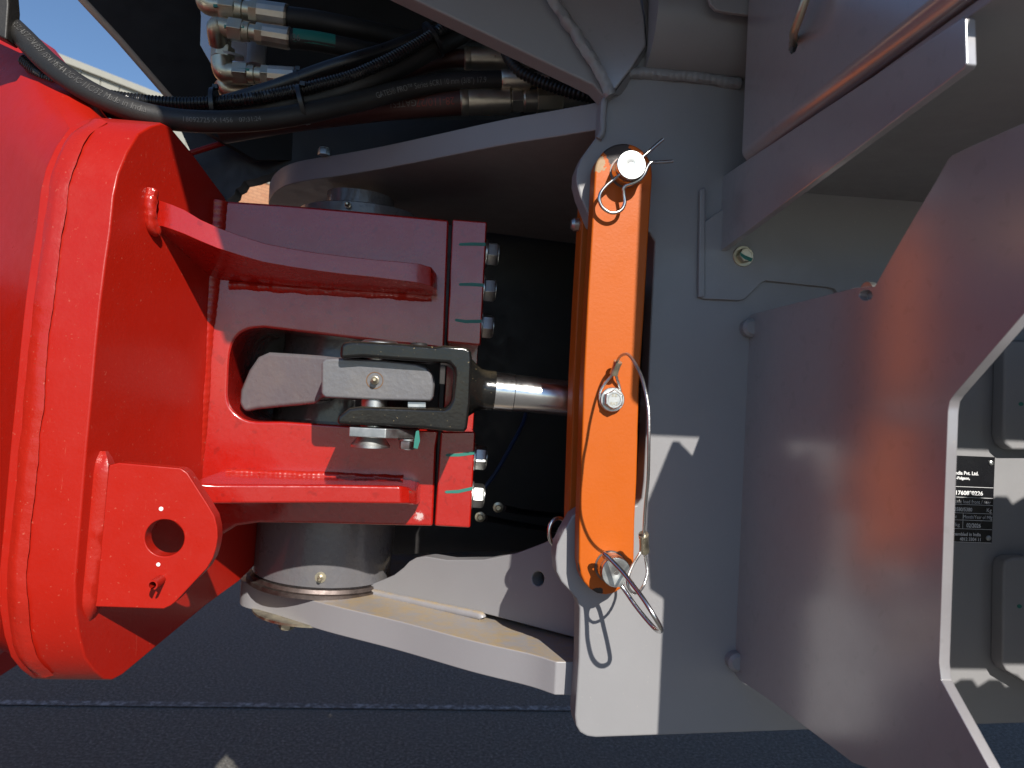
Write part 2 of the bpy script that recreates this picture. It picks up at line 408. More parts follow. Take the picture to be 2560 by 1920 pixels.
# wider body to the left of the band, its top rising
def shift(pts, dx, dy, ztop, zbot):
    zs = [p.z for p in pts]; z1 = max(zs); z0 = min(zs); out = []
    for p in pts:
        t = (p.z-z0)/(z1-z0); out.append(Vector((p.x+dx, p.y+dy, p.z+ztop*t*t+zbot*(1-t)**2)))
    return out
body = side
loft('cross_member', [shift(body, -0.084, 0.012, -0.004, 0.004), shift(body, -0.14, 0.075, 0.060, -0.002), shift(body, -0.25, 0.19, 0.17, -0.02),
                      shift(body, -0.45, 0.36, 0.31, -0.20), shift(body, -0.9, 0.45, 0.42, -0.30)], RED, front, True, True, 30)
fr = [p+Vector((-0.088, -0.002, 0)) for p in spline(prof[2:-2], 4)]
weld('weld_bead', [p+Vector((0.022, 0.0032, 0)) for p in fr[::6]], 0.0150, RED_W, front, 1, 0.25, 0.02, 0.015, 22, 0.30)
# hinge block with the slot open to the right
YH = 1.15
hin = [(553, 501), (700, 511), (900, 528), (1122, 549), (1111, 855), (1110, 872), (900, 848), (660, 819), (619, 824), (590, 844), (574, 884), (569, 956), (569, 995),
       (578, 1020), (601, 1042), (634, 1053), (703, 1054), (900, 1066), (1097, 1076), (1090, 1120), (1082, 1316), (950, 1313), (807, 1309), (645, 1307), (590, 1315), (558, 1335), (520, 1335), (470, 1330), (488, 1163), (505, 997), (513, 859), (532, 700)]
i0 = hin.index((660, 819)); i1 = hin.index((703, 1054))
sm = spline([Vector((x, y, 0)) for x, y in hin[i0:i1+1]], 4)
hin = hin[:i0]+[(v.x, v.y) for v in sm]+hin[i1+1:]
plateY('hinge_block', hin, YH, 0.24, RED_H, front, 0.004, seg=3)
plateY('slot_shade_wall', [(560, 790), (1125, 800), (1120, 1120), (550, 1100)], 1.36, 0.02, DARKP, front)  # back of the slot coloured black for the shade deep inside
# split bearing cap
capu = [(1131, 547), (1218, 554), (1202, 864), (1117, 856)]
capl = [(1102, 1079), (1189, 1079), (1176, 1320), (1086, 1315)]
cu_ = plateY('bearing_cap', capu, YH, 0.20, RED_H, front, 0.003); cu_['label'] = 'upper bolted cap half with green paint strokes'
cl_ = plateY('bearing_cap', capl, YH, 0.20, RED_H, front, 0.003); cl_['label'] = 'lower bolted cap half with green paint strokes'
plateY('cap_web', [(1120, 862), (1196, 866), (1182, 1078), (1106, 1078)], 1.30, 0.06, RED_H, front)
plateY('gap_strip', [(1113, 560), (1132, 562), (1095, 1300), (1085, 1300)], 1.17, 0.10, DARKP, front)  # black strip filling the gap beside the cap
for (bx, by) in ((1216, 634), (1209, 724), (1203, 815), (1186, 1143), (1180, 1238)):
    q = PY(bx, by, 1.186); q.x = PY(bx, by, YH).x
    hexbolt('cap_bolt', q, (1, 0, -0.03), 0.034, 0.017, ZINC, front, 0.0225, 0.0035, 0.26)
def stroke(pts, wpx, Y, mat, parent, name):
    m = []
    n = len(pts)
    for i, (x, y) in enumerate(pts): m.append((x, y-wpx/2*(0.9 if i else 0.75)))
    for i in range(n-1, -1, -1): m.append((pts[i][0], pts[i][1]+wpx/2*(0.9 if i else 0.75)))
    m.append((pts[0][0]-wpx*0.4, pts[0][1]))
    return plateY(name, m, Y, 0.003, mat, parent, 0.0)
for pts in (((1150, 611), (1180, 610), (1214, 611)), ((1150, 711), (1180, 711), (1209, 713)), ((1140, 800), (1165, 804), (1204, 803)),
            ((1117, 1138), (1150, 1137), (1186, 1132)), ((1115, 1230), (1145, 1229), (1181, 1221))):
    stroke(pts, 9, YH-0.0006, GREEN, front, 'paint_stroke')
# ribs
def rib(name, st, ybk, back):
    rings = []
    for (x, yt, yb, Yf), (bt, bb) in zip(st, back):
        rings.append([PY(x, yt, Yf), PY(x, yb, Yf), PY(x, bb, ybk), PY(x, bt, ybk)])
    return loft(name, rings, RED_H, front, True, True, 30, 0.004)
def interp(tab, x):
    for a, b in zip(tab[:-1], tab[1:]):
        if a[0] <= x <= b[0]:
            t = (x-a[0])/(b[0]-a[0]); return [u+(v-u)*t for u, v in zip(a[1:], b[1:])]
    return list(tab[0][1:]) if x < tab[0][0] else list(tab[-1][1:])
tu = [(375, 494, 568, 1.013), (385, 497, 566, 1.012), (405, 503, 565, 1.010), (452, 519, 581, 1.008), (499, 548, 602, 1.006), (545, 569, 621, 1.006), (645, 605, 653, 1.012), (753, 627, 672, 1.03), (862, 641, 686, 1.045), (934, 649, 693, 1.05), (1006, 655, 702, 1.055), (1050, 660, 708, 1.06), (1078, 668, 716, 1.068), (1091, 685, 724, 1.085), (1094, 700, 730, 1.12)]
xs = [375, 385, 405, 430, 460, 500, 545, 600, 660, 720, 790, 862, 934, 1006, 1050, 1078, 1091, 1094]
def srot(tab): return [(x,)+tuple(interp(tab, x)) for x in xs]
# the rib is built in world space: outer edge on its own depth, root on the hinge face
R1 = []
for x, yt, yb, Yf in srot(tu):
    a = PY(x, yt, Yf); b = PY(x, yb, Yf)
    rootz = PY(760, 722, YH).z + (a.x-PY(760, 722, YH).x)*(-0.0)
    ra = Vector((a.x, YH+0.02, rootz+0.036)); rb = Vector((b.x, YH+0.02, rootz))
    if a.x < SP0.x+0.02:
        pass
    R1.append([a, b, rb, ra])
loft('rib', R1, RED_H, front, True, True, 30, 0.004)
weld('weld_bead', [PS(x, y)+Vector((0.003, -0.002, 0)) for x, y in ((378, 478), (372, 500), (371, 530), (374, 566), (386, 580))], 0.008, RED_W, front, 31, 0.25, 0.01)
weld('weld_bead', [Vector((R1[i][2].x, YH+0.002, R1[i][2].z-0.001)) for i in range(5, 16)], 0.0075, RED_W, front, 3, 0.25, 0.007)
tl = [(470, 1206, 1262, 1.02), (540, 1211, 1260, 1.03), (825, 1212, 1259, 1.045), (1000, 1215, 1261, 1.05), (1022, 1219, 1262, 1.06), (1040, 1226, 1262, 1.09), (1050, 1234, 1262, 1.13)]
R2 = []
for x in (470, 500, 540, 600, 700, 825, 900, 1000, 1022, 1040, 1050):
    yt, yb, Yf = interp(tl, x); a = PY(x, yt, Yf); b = PY(x, yb, Yf)
    zt = PY(760, 1188, YH).z
    R2.append([a, b, Vector((b.x, YH+0.02, b.z)), Vector((a.x, YH+0.02, zt))])
loft('rib', R2, RED_H, front, True, True, 30, 0.004)
weld('weld_bead', [Vector((r[3].x, YH-0.002, r[3].z)) for r in R2[1:8]], 0.006, RED_W, front, 4, 0.25, 0.007)
# vertical weld between hinge block and side plate
weld('weld_bead', [PY(x-4, y, YH+0.006) for x, y in ((550, 505), (532, 700), (513, 859), (505, 997), (490, 1160))], 0.017, RED_W, front, 6, 0.10, 0.012, 0.015, 30)
# lug with hole and roll pin
LY = 0.93
lug = [(272, 1163), (297, 1157), (452, 1171), (468, 1182), (480, 1200), (521, 1264), (536, 1290), (543, 1318), (544, 1344), (540, 1370), (532, 1396), (518, 1420), (440, 1504), (427, 1514), (409, 1523), (232, 1517)]
lg = plateY('lug', lug, LY, 0.022, RED, front, 0.0015, holes=[ell(411, 1345, 49, 46, 40)])
lg['label'] = 'red lug plate with a round hole and a roll pin'
ff = []
for t in [i/24 for i in range(25)]:
    x = 243+(205-243)*t; y = 1128+(1552-1128)*t
    a = PS(x-4, y); bq = PY(x+32, y, LY-0.001); wv = 0.6*noise.noise(Vector((t*9, 0, 3)))*0.003
    mid = (a+bq)/2+Vector((0.002, -0.003+wv, 0)); k_ = min(1.0, t*9+0.12, (1-t)*9+0.12)**0.5; cc = PY(x+14, y, LY+0.012); ff.append([cc.lerp(q_, k_) for q_ in (a+Vector((-0.004, 0.0, 0)), a, mid, bq, bq+Vector((0, 0.02, 0)))])
loft('weld_fillet', ff, RED_W, front, True, True, 50)
for (x, y, r) in ((403, 1272, 5), (396, 1411, 4.5)):
    lathe('paint_dot', PY(x, y, LY), (0, -1, 0), [(-0.001, r*0.0005), (0.0006, r*0.0005), (0.0007, 0)], WHITE, lg, 16)
pin0 = PY(402, 1449, LY)
vs = []; n_ = 22
for tt, r in ((0.0, 0.0058), (-0.026, 0.0058), (-0.026, 0.0041), (0.0, 0.0041)):
    vs.append([pin0+Vector((r*math.cos(a), tt, r*math.sin(a))) for a in [rad(-70+320*i/n_) for i in range(n_+1)]])
loft('roll_pin', vs+[vs[0]], RED, lg, False, False, 40)
# far lower part of the frame behind the hinge
plateY('far_bracket', [(575, 1300), (650, 1300), (640, 1330), (620, 1370), (600, 1385), (585, 1370), (572, 1350)], 1.42, 0.04, RED, front)
# thin red stripe of the far frame below the hoses
tube('far_edge', [PY(470, 385, 1.55), PY(700, 312, 1.6)], 0.006, RED, front, 8)

# ------------------------------------------------------------------ grey rear frame
rear = thing('rear_chassis', 'grey painted rear chassis with two fork plates around the red hinge', 'chassis', (0.3, 1.0, H-0.45))
YG = 0.935; TG = 0.036
main = [(1512, 160), (1500, 330), (1474, 365), (1453, 394), (1442, 423), (1440, 452), (1449, 488), (1467, 532), (1478, 560), (1600, 570), (1623, 582), (1636, 604), (1633, 680), (1628, 777), (1620, 967), (1614, 1103), (1609, 1200), (1604, 1245), (1592, 1262), (1560, 1272), (1450, 1276), (1430, 1290), (1406, 1333), (1392, 1363), (1388, 1395), (1391, 1430), (1403, 1455), (1425, 1479), (1441, 1498), (1448, 1520), (1446, 1647), (1437, 1790), (1440, 1815), (1450, 1832), (1468, 1842), (1490, 1845),
        (2010, 1826), (2420, 1813), (3300, 1787), (3300, 130), (1600, 130)]
plateY('main_plate', main, YG, TG, GREY, rear, 0.003)
# upper tapering plates
pu = thing  # (keeps the name table short)
plateY('upper_web', [(900, -66), (1037, 0), (1482, 213), (1512, 245), (1530, 238), (1385, 0), (1345, -66)], YG-0.004, 0.033, GREY, rear, 0.003)
plateY('upper_gusset', [(1345, -66), (1385, 0), (1530, 238), (1580, 172), (1618, 112), (1612, 40), (1604, 0), (1596, -66)], YG-0.012, 0.03, GREY_B, rear, 0.004, seg=3)
loft('gusset_flange', [[PY(1596, -66, YG-0.011), PY(1636, -66, YG+0.02)], [PY(1612, 40, YG-0.011), PY(1652, 40, YG+0.02)], [PY(1618, 112, YG-0.011), PY(1652, 90, YG+0.02)],
                       [PY(1580, 172, YG-0.011), PY(1612, 165, YG+0.02)], [PY(1532, 238, YG-0.011), PY(1560, 236, YG+0.004)]], GREY, rear, False, False, 45)
weld('weld_bead', [PY(x, y, YG-0.014) for x, y in ((1372, -20), (1395, 20), (1420, 55), (1452, 105), (1490, 165), (1512, 205), (1527, 240))], 0.0075, GREY, rear, 2, 0.35, 0.012)
weld('weld_bead', [PY(x, y, YG-0.003) for x, y in ((1527, 240), (1512, 252), (1508, 290), (1506, 330), (1497, 348))], 0.004, GREY, rear, 8, 0.2, 0.01)
weld('weld_bead', [PY(x, y, YG-0.003) for x, y in ((1570, 182), (1620, 183), (1700, 190), (1760, 196), (1850, 210))], 0.007, GREY, rear, 12, 0.2, 0.008)
c0 = PY(1610, 66, YG+0.012)
lathe('cross_tube', c0, (1, 0, 0), [(0, 0.066), (0.60, 0.066)], GREY, rear, 48)
plateY('notched_panel', [(1772, -70), (1772, -5), (1776, 10), (1790, 24), (1815, 30), (1870, 37), (1960, 44), (1960, -70)], 0.862, 0.006, GREY, rear)
# fork plates (built in plan)
def fork(name, px, z, ext, tail):
    q = [PZ(x, y, z) for x, y in px]
    P = [Vector((0.50, 1.75, H+z)), Vector((0.50, 0.972, H+z))]+spline([Vector((q[0].x, max(0.972, q[0].y), H+z))]+q[1:], 5)+[Vector((x, y, H+z)) for x, y in tail]
    return prism(name, P, (0, 0, ext), GREY_F, rear, 0.002, smooth=30)
fork('upper_fork', [(1492, 325), (1370, 345), (1246, 365), (993, 415), (860, 438), (790, 448), (739, 457), (706, 468), (686, 482), (675, 497), (671, 510), (676, 522)], 0.361, 0.038, [(-0.20, 1.56), (0.0, 1.62)])
fork('lower_fork', [(1390, 1654), (1320, 1633), (1179, 1601), (998, 1553), (817, 1510), (700, 1477), (650, 1464), (622, 1458), (606, 1452), (603, 1444), (612, 1436), (632, 1424), (658, 1413)], -0.344, -0.044, [(-0.20, 1.56), (0.0, 1.62)])
# web standing on the lower fork
wb = [(904, 1470), (1000, 1490), (1100, 1511), (1193, 1530), (1300, 1558), (1420, 1590), (1520, 1618)]
wt = [(936, 1458), (985, 1437), (1009, 1418), (1022, 1404), (1040, 1394), (1063, 1391), (1117, 1400), (1208, 1399), (1290, 1383), (1360, 1357), (1400, 1335), (1440, 1310), (1520, 1260)]
A = PZ(*wb[0], -0.341); B_ = PZ(*wb[-1], -0.341); wdir = (B_-A).normalized(); wnn = Vector((wdir.y, -wdir.x, 0))
wpoly = [PP(x, y, A, wnn) for x, y in wb]+[PP(x, y, A, wnn) for x, y in wt[::-1]]
hole = [PP(x, y, A, wnn) for x, y in ell(1345, 1447, 15, 18, 18)]
prism('fork_web', wpoly, -wnn*0.03, GREY, rear, 0.002, [hole])
weld('weld_bead', [PP(x, y, A+wnn*0.002, wnn)+Vector((0, 0, -0.003)) for x, y in ((900, 1472), (1000, 1493), (1100, 1514), (1193, 1533), (1205, 1540))], 0.0070, GREY_F, rear, 20, 0.10, 0.01, 0.006, 40)
# inside walls of the grey frame, coloured black for the shade in there
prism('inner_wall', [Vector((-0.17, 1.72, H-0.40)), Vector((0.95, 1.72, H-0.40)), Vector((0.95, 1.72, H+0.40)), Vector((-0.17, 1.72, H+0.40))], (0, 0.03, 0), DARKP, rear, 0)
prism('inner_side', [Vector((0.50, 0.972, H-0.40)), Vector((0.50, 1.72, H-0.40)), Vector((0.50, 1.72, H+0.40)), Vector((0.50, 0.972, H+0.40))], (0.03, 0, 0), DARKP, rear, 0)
# trunnions between fork and hinge, with collars and grease nipples
tb = Vector((-0.193, 1.36, H-0.343)); tt_ = Vector((-0.158, 1.36, H+0.362)); tax = (tt_-tb).normalized()
tr = thing('hinge_trunnion', 'grey cast pivot cylinder standing on the lower fork plate under the red hinge', 'pivot', tb)
lathe('pivot_cylinder', tb, tax, [(0.012, 0.112), (0.018, 0.119), (0.17, 0.121), (0.5, 0.10), (0.51, 0.06), (0.69, 0.06)], GREY_C, tr, 48)
lathe('collar', tb, tax, [(0.0, 0.128), (0.007, 0.128), (0.008, 0.122), (0.014, 0.120)], BARE, tr, 48)
zc0 = PY(870, 545, 1.25).z; zc1 = PY(870, 499, 1.25).z
lathe('collar', Vector((tt_.x, 1.36, zc0)), (0, 0, 1), [(0, 0.108), (zc1-zc0-0.002, 0.108), (zc1-zc0, 0.104)], GREY_C, tr, 48)
def nipple(o, ax, parent, s=1.0, recess=True):
    o = Vector(o); ax = Vector(ax)
    q = lathe('grease_nipple', o, ax, [(0, 0.0058*s), (0.004*s, 0.0058*s), (0.005*s, 0.0035*s), (0.010*s, 0.0038*s), (0.012*s, 0.0045*s), (0.015*s, 0.0036*s), (0.017*s, 0.0018*s)], ZINC_D, parent, 14)
    return q
n1 = PY(806, 1436, 1.262); n1.y = tb.y-math.sqrt(max(0, 0.1195**2-(n1.x-tb.x)**2))
lathe('nipple_seat', n1+Vector((0, 0.004, 0)), (0, -1, 0), [(0, 0.009), (0.0048, 0.009), (0.005, 0.0)], ZINC_D, tr, 20); nipple(n1+Vector((0, 0.001, 0)), (0, -1, -0.1), tr, 0.85)
n2 = PY(870, 514, 1.25); nipple(n2, (0, -1, 0), tr, 0.9)
# bottom bolt and cover below the lower fork
lathe('bottom_cover', Vector((tb.x+0.01, 1.36, H-0.385)), (0, 0, -1), [(0, 0.125), (0.004, 0.125), (0.005, 0.0)], ZINC_D, rear, 40)
bb_ = PY(717, 1563, 1.27); hexbolt('bottom_bolt', Vector((bb_.x, 1.27, H-0.387)), (0, 0, -1), 0.024, 0.014, ZINC_D, rear)
tbz = PY(797, 378, 1.25); hexbolt('top_bolt', Vector((tbz.x, 1.30, H+0.399)), (0, 0, 1), 0.018, 0.012, ZINC, rear)

# ------------------------------------------------------------------ steering arm, clevis, rod
arm = thing('steering_knuckle', 'grey rough-cast steering knuckle in the hinge slot with a greased pivot', 'knuckle', PY(760, 980, 1.0500))
def PYr(pts, Y): return [PY(x, y, Y) for x, y in pts]
armo = [(600, 975), (622, 925), (645, 892), (672, 880), (740, 884), (800, 888), (845, 893), (960, 900), (1040, 908), (1068, 914), (1082, 936), (1087, 960), (1084, 990), (1078, 1006), (1000, 1002), (900, 1000), (803, 993), (790, 1010), (700, 1018), (640, 1024), (610, 1030), (598, 1010)]
prism('arm_body', [PY(x, y, 1.055+max(0.0, 960-x)*0.00033) for x, y in armo], (0, 0.14, 0), GREY_C, arm, 0.008, seg=4)
hd_ = [(803, 905), (812, 896), (850, 895), (960, 900), (1040, 909), (1066, 918), (1080, 938), (1085, 965), (1082, 992), (1077, 1003), (960, 1001), (812, 994), (803, 985)]
hb = prism('pivot_head', PYr(hd_, 1.0360), (0, 0.06, 0), GREY_C, arm, 0.004, seg=3)
gn = PY(937, 951, 1.0360)
lathe('grease_recess', gn+Vector((0, 0.0012, 0)), (0, -1, 0), [(0, 0.0115), (0.0018, 0.0118), (0.0018, 0.0108), (0.0003, 0.0100), (0.0003, 0)], RUST, arm, 26)
nipple(gn+Vector((0, 0.001, 0)), (0.04, -1, 0.05), arm, 1.0200)
cyl = thing('steering_cylinder', 'black dusty clevis and chrome rod of the steering cylinder running right behind the orange bar', 'steering cylinder', PY(1100, 980, 1.09))
YC = 1.0150
cup = [(850, 882), (852, 862), (862, 855), (880, 853), (905, 853), (1000, 858), (1090, 866), (1110, 863), (1165, 868), (1178, 876), (1180, 895), (1176, 1010), (1168, 1070), (1162, 1081), (1120, 1079), (1060, 1072), (950, 1066), (850, 1061), (840, 1058), (846, 1040), (872, 1020), (900, 1016), (1000, 1019), (1110, 1022), (1122, 1016), (1130, 1000), (1136, 940), (1134, 922), (1122, 908), (1090, 906), (1000, 900), (905, 893), (849, 897)]
prism('clevis', PYr(cup, YC), (0, 0.085, 0), BLACKP, cyl, 0.006, seg=3)
rc = PY(1178, 972, 1.0580); re = PY(1420, 996, 1.0580); rax = (re-rc).normalized()
lathe('clevis_neck', rc, rax, [(-0.004, 0.043), (0.004, 0.036), (0.012, 0.030), (0.022, 0.0285), (0.033, 0.0285), (0.034, 0.026)], BLACKP, cyl, 32)
lathe('chrome_rod', rc, rax, [(0.030, 0.0272), (0.060, 0.0272), (0.061, 0.0262), (0.30, 0.0262)], CHROME, cyl, 48)
lathe('cylinder_barrel', rc, rax, [(0.27, 0.030), (0.272, 0.045), (0.7, 0.045)], GREY, cyl, 40)
# clevis pin: top cap, retainer plate, lower head and bolt
pc = PY(938, 955, 1.0580)
zt_ = PY(950, 856, 1.0450).z; zb_ = PY(950, 1070, 1.0450).z
lathe('pin_top', Vector((pc.x+0.004, 1.0580, zt_-0.004)), (0.0, 0, 1), [(0, 0.027), (0.004, 0.027), (0.007, 0.022)], ZINC, cyl, 36)
lathe('set_screw', PY(1048, 861, 1.0550)+Vector((0, 0, -0.004)), (0, 0, 1), [(0, 0.012), (0.005, 0.012), (0.006, 0.010)], DARKP, cyl, 20)
rp = [(-0.034, -0.03), (0.015, -0.036), (0.050, -0.014), (0.056, 0.0), (0.056, 0.02), (-0.034, 0.03)]
prism('retainer_plate', [Vector((pc.x+0.006+x, 1.0480+y, zb_+0.001)) for x, y in rp], (0, 0, -0.013), ZINC, cyl, 0.0012)
lathe('pin_head', Vector((pc.x-0.001, 1.0480, zb_-0.013)), (0, 0, -1), [(0, 0.019), (0.002, 0.020), (0.011, 0.027), (0.014, 0.027)], ZINC, cyl, 36)
hexbolt('retainer_bolt', Vector((pc.x+0.050, 1.0400, zb_-0.013)), (0, 0, -1), 0.021, 0.011, ZINC, cyl, 0.0135, 0.003, 0.3)
plateY('paint_stroke', [(1040, 1078), (1047, 1076), (1050, 1102), (1044, 1122), (1034, 1120), (1036, 1100)], 1.0130, 0.002, GREEN, cyl, 0.0)
lathe('pin_shank', Vector((pc.x, 1.0580, zb_-0.01)), (0, 0, 1), [(0, 0.018), (zt_-zb_+0.01, 0.018)], ZINC, cyl, 24)
# grey seal block seen in the clevis gap
plateY('gap_washer', [(1020, 1005), (1064, 1006), (1064, 1018), (1020, 1017)], 1.0450, 0.02, ZINC, cyl, 0.0)

# ------------------------------------------------------------------ orange locking bar with its pins
YB = 0.900
bar = thing('locking_bar', 'orange double-plate articulation locking bar standing upright across the steering rod', 'locking bar', PY(1500, 1480, 0.93))
topc = [(1487+0, 440)]+[(1559+72*math.cos(rad(a)), 432-74*math.sin(rad(a))) for a in range(172, 6, -8)]+[(1631, 440)]
botc = [(1587, 1300), (1585, 1400), (1580, 1430), (1570, 1454), (1555, 1471), (1533, 1484), (1515, 1487), (1494, 1484), (1475, 1472), (1460, 1455), (1452, 1436), (1447, 1405), (1448, 1308)]
barp = topc+[(1621, 597), (1609, 804), (1598, 967), (1592, 1200)]+botc+[(1452, 1184), (1460, 940), (1469, 750), (1479, 584)]
def barmat():
    m = ORANGE.copy(); m.name = 'orange_bar_paint'; n = m.node_tree; p = n.nodes['Principled BSDF']
    tc = N(n, 'ShaderNodeTexCoord')
    src = p.inputs['Base Color'].links[0].from_socket
    # worn patch at the upper end of the plate and chips along the lower edge
    def blob(c, r0_, r1_):
        vm = N(n, 'ShaderNodeVectorMath', operation='DISTANCE'); n.links.new(tc.outputs['Object'], vm.inputs[0]); vm.inputs[1].default_value = c
        mr = N(n, 'ShaderNodeMapRange'); n.links.new(vm.outputs['Value'], mr.inputs[0])
        mr.inputs[1].default_value = r1_; mr.inputs[2].default_value = r0_; return mr.outputs[0]
    nz = tex(n, 120, 6, 0.65)
    w1 = math_(n, 'ADD', blob(PY(1543, 376, YB), 0.004, 0.030), math_(n, 'MULTIPLY', math_(n, 'SUBTRACT', nz, 0.5), 1.1))
    f1 = ramp(n, w1, [(0.48, g(0)), (0.50, g(1))])
    w2 = math_(n, 'ADD', blob(PY(1494, 408, YB), 0.002, 0.020), math_(n, 'MULTIPLY', math_(n, 'SUBTRACT', nz, 0.5), 1.0))
    f2 = ramp(n, w2, [(0.50, g(0)), (0.52, g(1))])
    w3 = math_(n, 'ADD', blob(PY(1494, 1481, YB), 0.001, 0.012), math_(n, 'MULTIPLY', math_(n, 'SUBTRACT', nz, 0.5), 0.9))
    f3 = ramp(n, w3, [(0.52, g(0)), (0.54, g(1))])
    w4 = math_(n, 'ADD', blob(PY(1448, 1418, YB+0.006), 0.001, 0.012), math_(n, 'MULTIPLY', math_(n, 'SUBTRACT', nz, 0.5), 1.0))
    f4 = ramp(n, w4, [(0.55, g(0)), (0.57, g(1))])
    c = mix(n, f2, src, (0.34, 0.22, 0.12)); c = mix(n, f1, c, (0.035, 0.028, 0.027)); c = mix(n, f3, c, (0.035, 0.025, 0.02)); c = mix(n, f4, c, (0.04, 0.02, 0.012))
    n.links.new(c, p.inputs['Base Color']); return m
OBAR = barmat()
fp = plateY('front_plate', barp, YB, 0.030, OBAR, bar, 0.0025, seg=3, holes=[])
bpx = [PY(x, y, YB) for x, y in barp]
prism('back_plate', [p+Vector((0, 0.073, 0)) for p in bpx], (0, 0.040, 0), ORANGE, bar, 0.0025, seg=3)
spc = [(1492, 700), (1590, 700), (1580, 1190), (1475, 1190)]
prism('spacer', [p+Vector((0.0, 0, 0)) for p in PYr(spc, YB+0.029)], (0, 0.045, 0), ORANGE, bar, 0.002)
weld('weld_bead', [PY(x, y, YB+0.034) for x, y in ((1482, 700), (1476, 850), (1470, 1000), (1463, 1180))], 0.005, ORANGE, bar, 3, 0.3, 0.01)
bo = PY(1528, 999, YB)
hexbolt('lanyard_bolt', bo+Vector((0, -0.0045, 0)), (0, -1, 0), 0.0215, 0.0085, ZINC, bar, 0.0150, 0.003, 0.5)
lathe('bolt_shank', bo, (0, -1, 0), [(0, 0.006), (0.006, 0.006)], ZINC, bar, 12)
for z_, t_ in ((0.0035, '8.8'), (-0.0065, 'BAT')):
    text_mesh(t_, 0.0052, (lambda zz: (lambda x, y: bo+Vector((x, -0.0045-0.003-0.0085-0.0008, y+zz))))(z_-0.0), ZINC_D, 'head_marking', bar, 0.0, 'CENTER')
def lock_pin(label, base, tipc, r, clipname):
    ax = Vector((0, -1, 0)); p = thing('lock_pin', label, 'pin', base+Vector((0, 0.12, 0)), 'zinc pins holding the orange bar')
    L = 0.031
    lathe('shaft', base+Vector((0, 0.13, 0)), ax, [(0, r), (0.13+L-0.014, r), (0.13+L-0.0135, r*0.985), (0.13+L-0.012, r*0.985), (0.13+L-0.0115, r), (0.13+L-0.001, r), (0.13+L, r*0.96)], CHROMEZ, p, 48)
    lathe('end_face', base+ax*(L), ax, [(-0.0005, r*0.955), (0.0003, r*0.955), (0.0003, 0.004), (-0.0004, 0.0022), (-0.0004, 0)], ZINC, p, 40)
    return p
CHROMEZ = metal('bright_zinc', (0.60, 0.59, 0.57), 0.22, 0.06, 90, bumpy=0.02)
pb1 = PY(1563, 431, YB); pb2 = PY(1526, 1416, YB)
p1 = lock_pin('bright round pin through the upper end of the orange bar with a hairpin clip', pb1, None, 0.0176, '')
p2 = lock_pin('bright round pin through the lower end of the orange bar with a wire ring', pb2, None, 0.0178, '')
for nm, pb in (('pin_hole_rim', pb1), ('pin_hole_rim', pb2)):
    lathe(nm, pb, (0, -1, 0), [(-0.004, 0.0196), (0.0008, 0.0196), (0.0008, 0.018)], BARE, bar, 40)
# hairpin clip
hp = [(1682, 403), (1660, 405), (1639, 406), (1627, 407), (1618, 418), (1610, 437), (1598, 450), (1580, 459), (1566, 464), (1559, 473), (1560, 487), (1562, 507), (1554, 524), (1538, 532), (1522, 530), (1506, 518), (1499, 502), (1501, 484), (1515, 465), (1535, 448), (1548, 438), (1580, 413), (1612, 388), (1640, 363), (1658, 348)]
YK = [0.878, 0.877, 0.876, 0.875, 0.875, 0.875, 0.876, 0.879, 0.882, 0.884]+[0.885]*15
tag(tube('hairpin_clip', spline([PY(x, y, Y) for (x, y), Y in zip(hp, YK)], 6), 0.0022, CHROMEZ, None, 10), 'silver hairpin spring clip stuck through the top pin of the orange bar', 'clip')
# linch ring on the lower pin: two strands of a round ring seen nearly edge on
ls = [((1514, 1388), 0.872), ((1511, 1384), 0.864), ((1528, 1400), 0.856), ((1562, 1436), 0.840), ((1585, 1466), 0.824), ((1610, 1500), 0.806), ((1635, 1540), 0.796), ((1650, 1566), 0.800), ((1652, 1577), 0.815), ((1640, 1574), 0.832), ((1614, 1546), 0.848), ((1587, 1512), 0.862), ((1562, 1476), 0.874), ((1545, 1455), 0.878)]
tag(tube('linch_ring', spline([PY(x, y, Y) for (x, y), Y in ls], 8), 0.0027, CHROMEZ, None, 10), 'silver wire ring hanging from the bottom pin of the orange bar', 'ring')
# ring of the far clip, left of the lower ear
rg = [PY(1418+24*math.cos(a)-22, 1331+36*math.sin(a), 0.985+0.006*math.cos(a)) for a in [rad(40+i*12) for i in range(27)]]
tag(tube('linch_ring', rg, 0.0026, CHROMEZ, None, 10), 'silver wire ring sticking out left behind the lower grey ear', 'ring')
lathe('pin_head', PY(1446, 562, 0.995), (-1, 0, 0), [(0, 0.009), (0.006, 0.009), (0.010, 0.006)], ZINC, bar, 20)
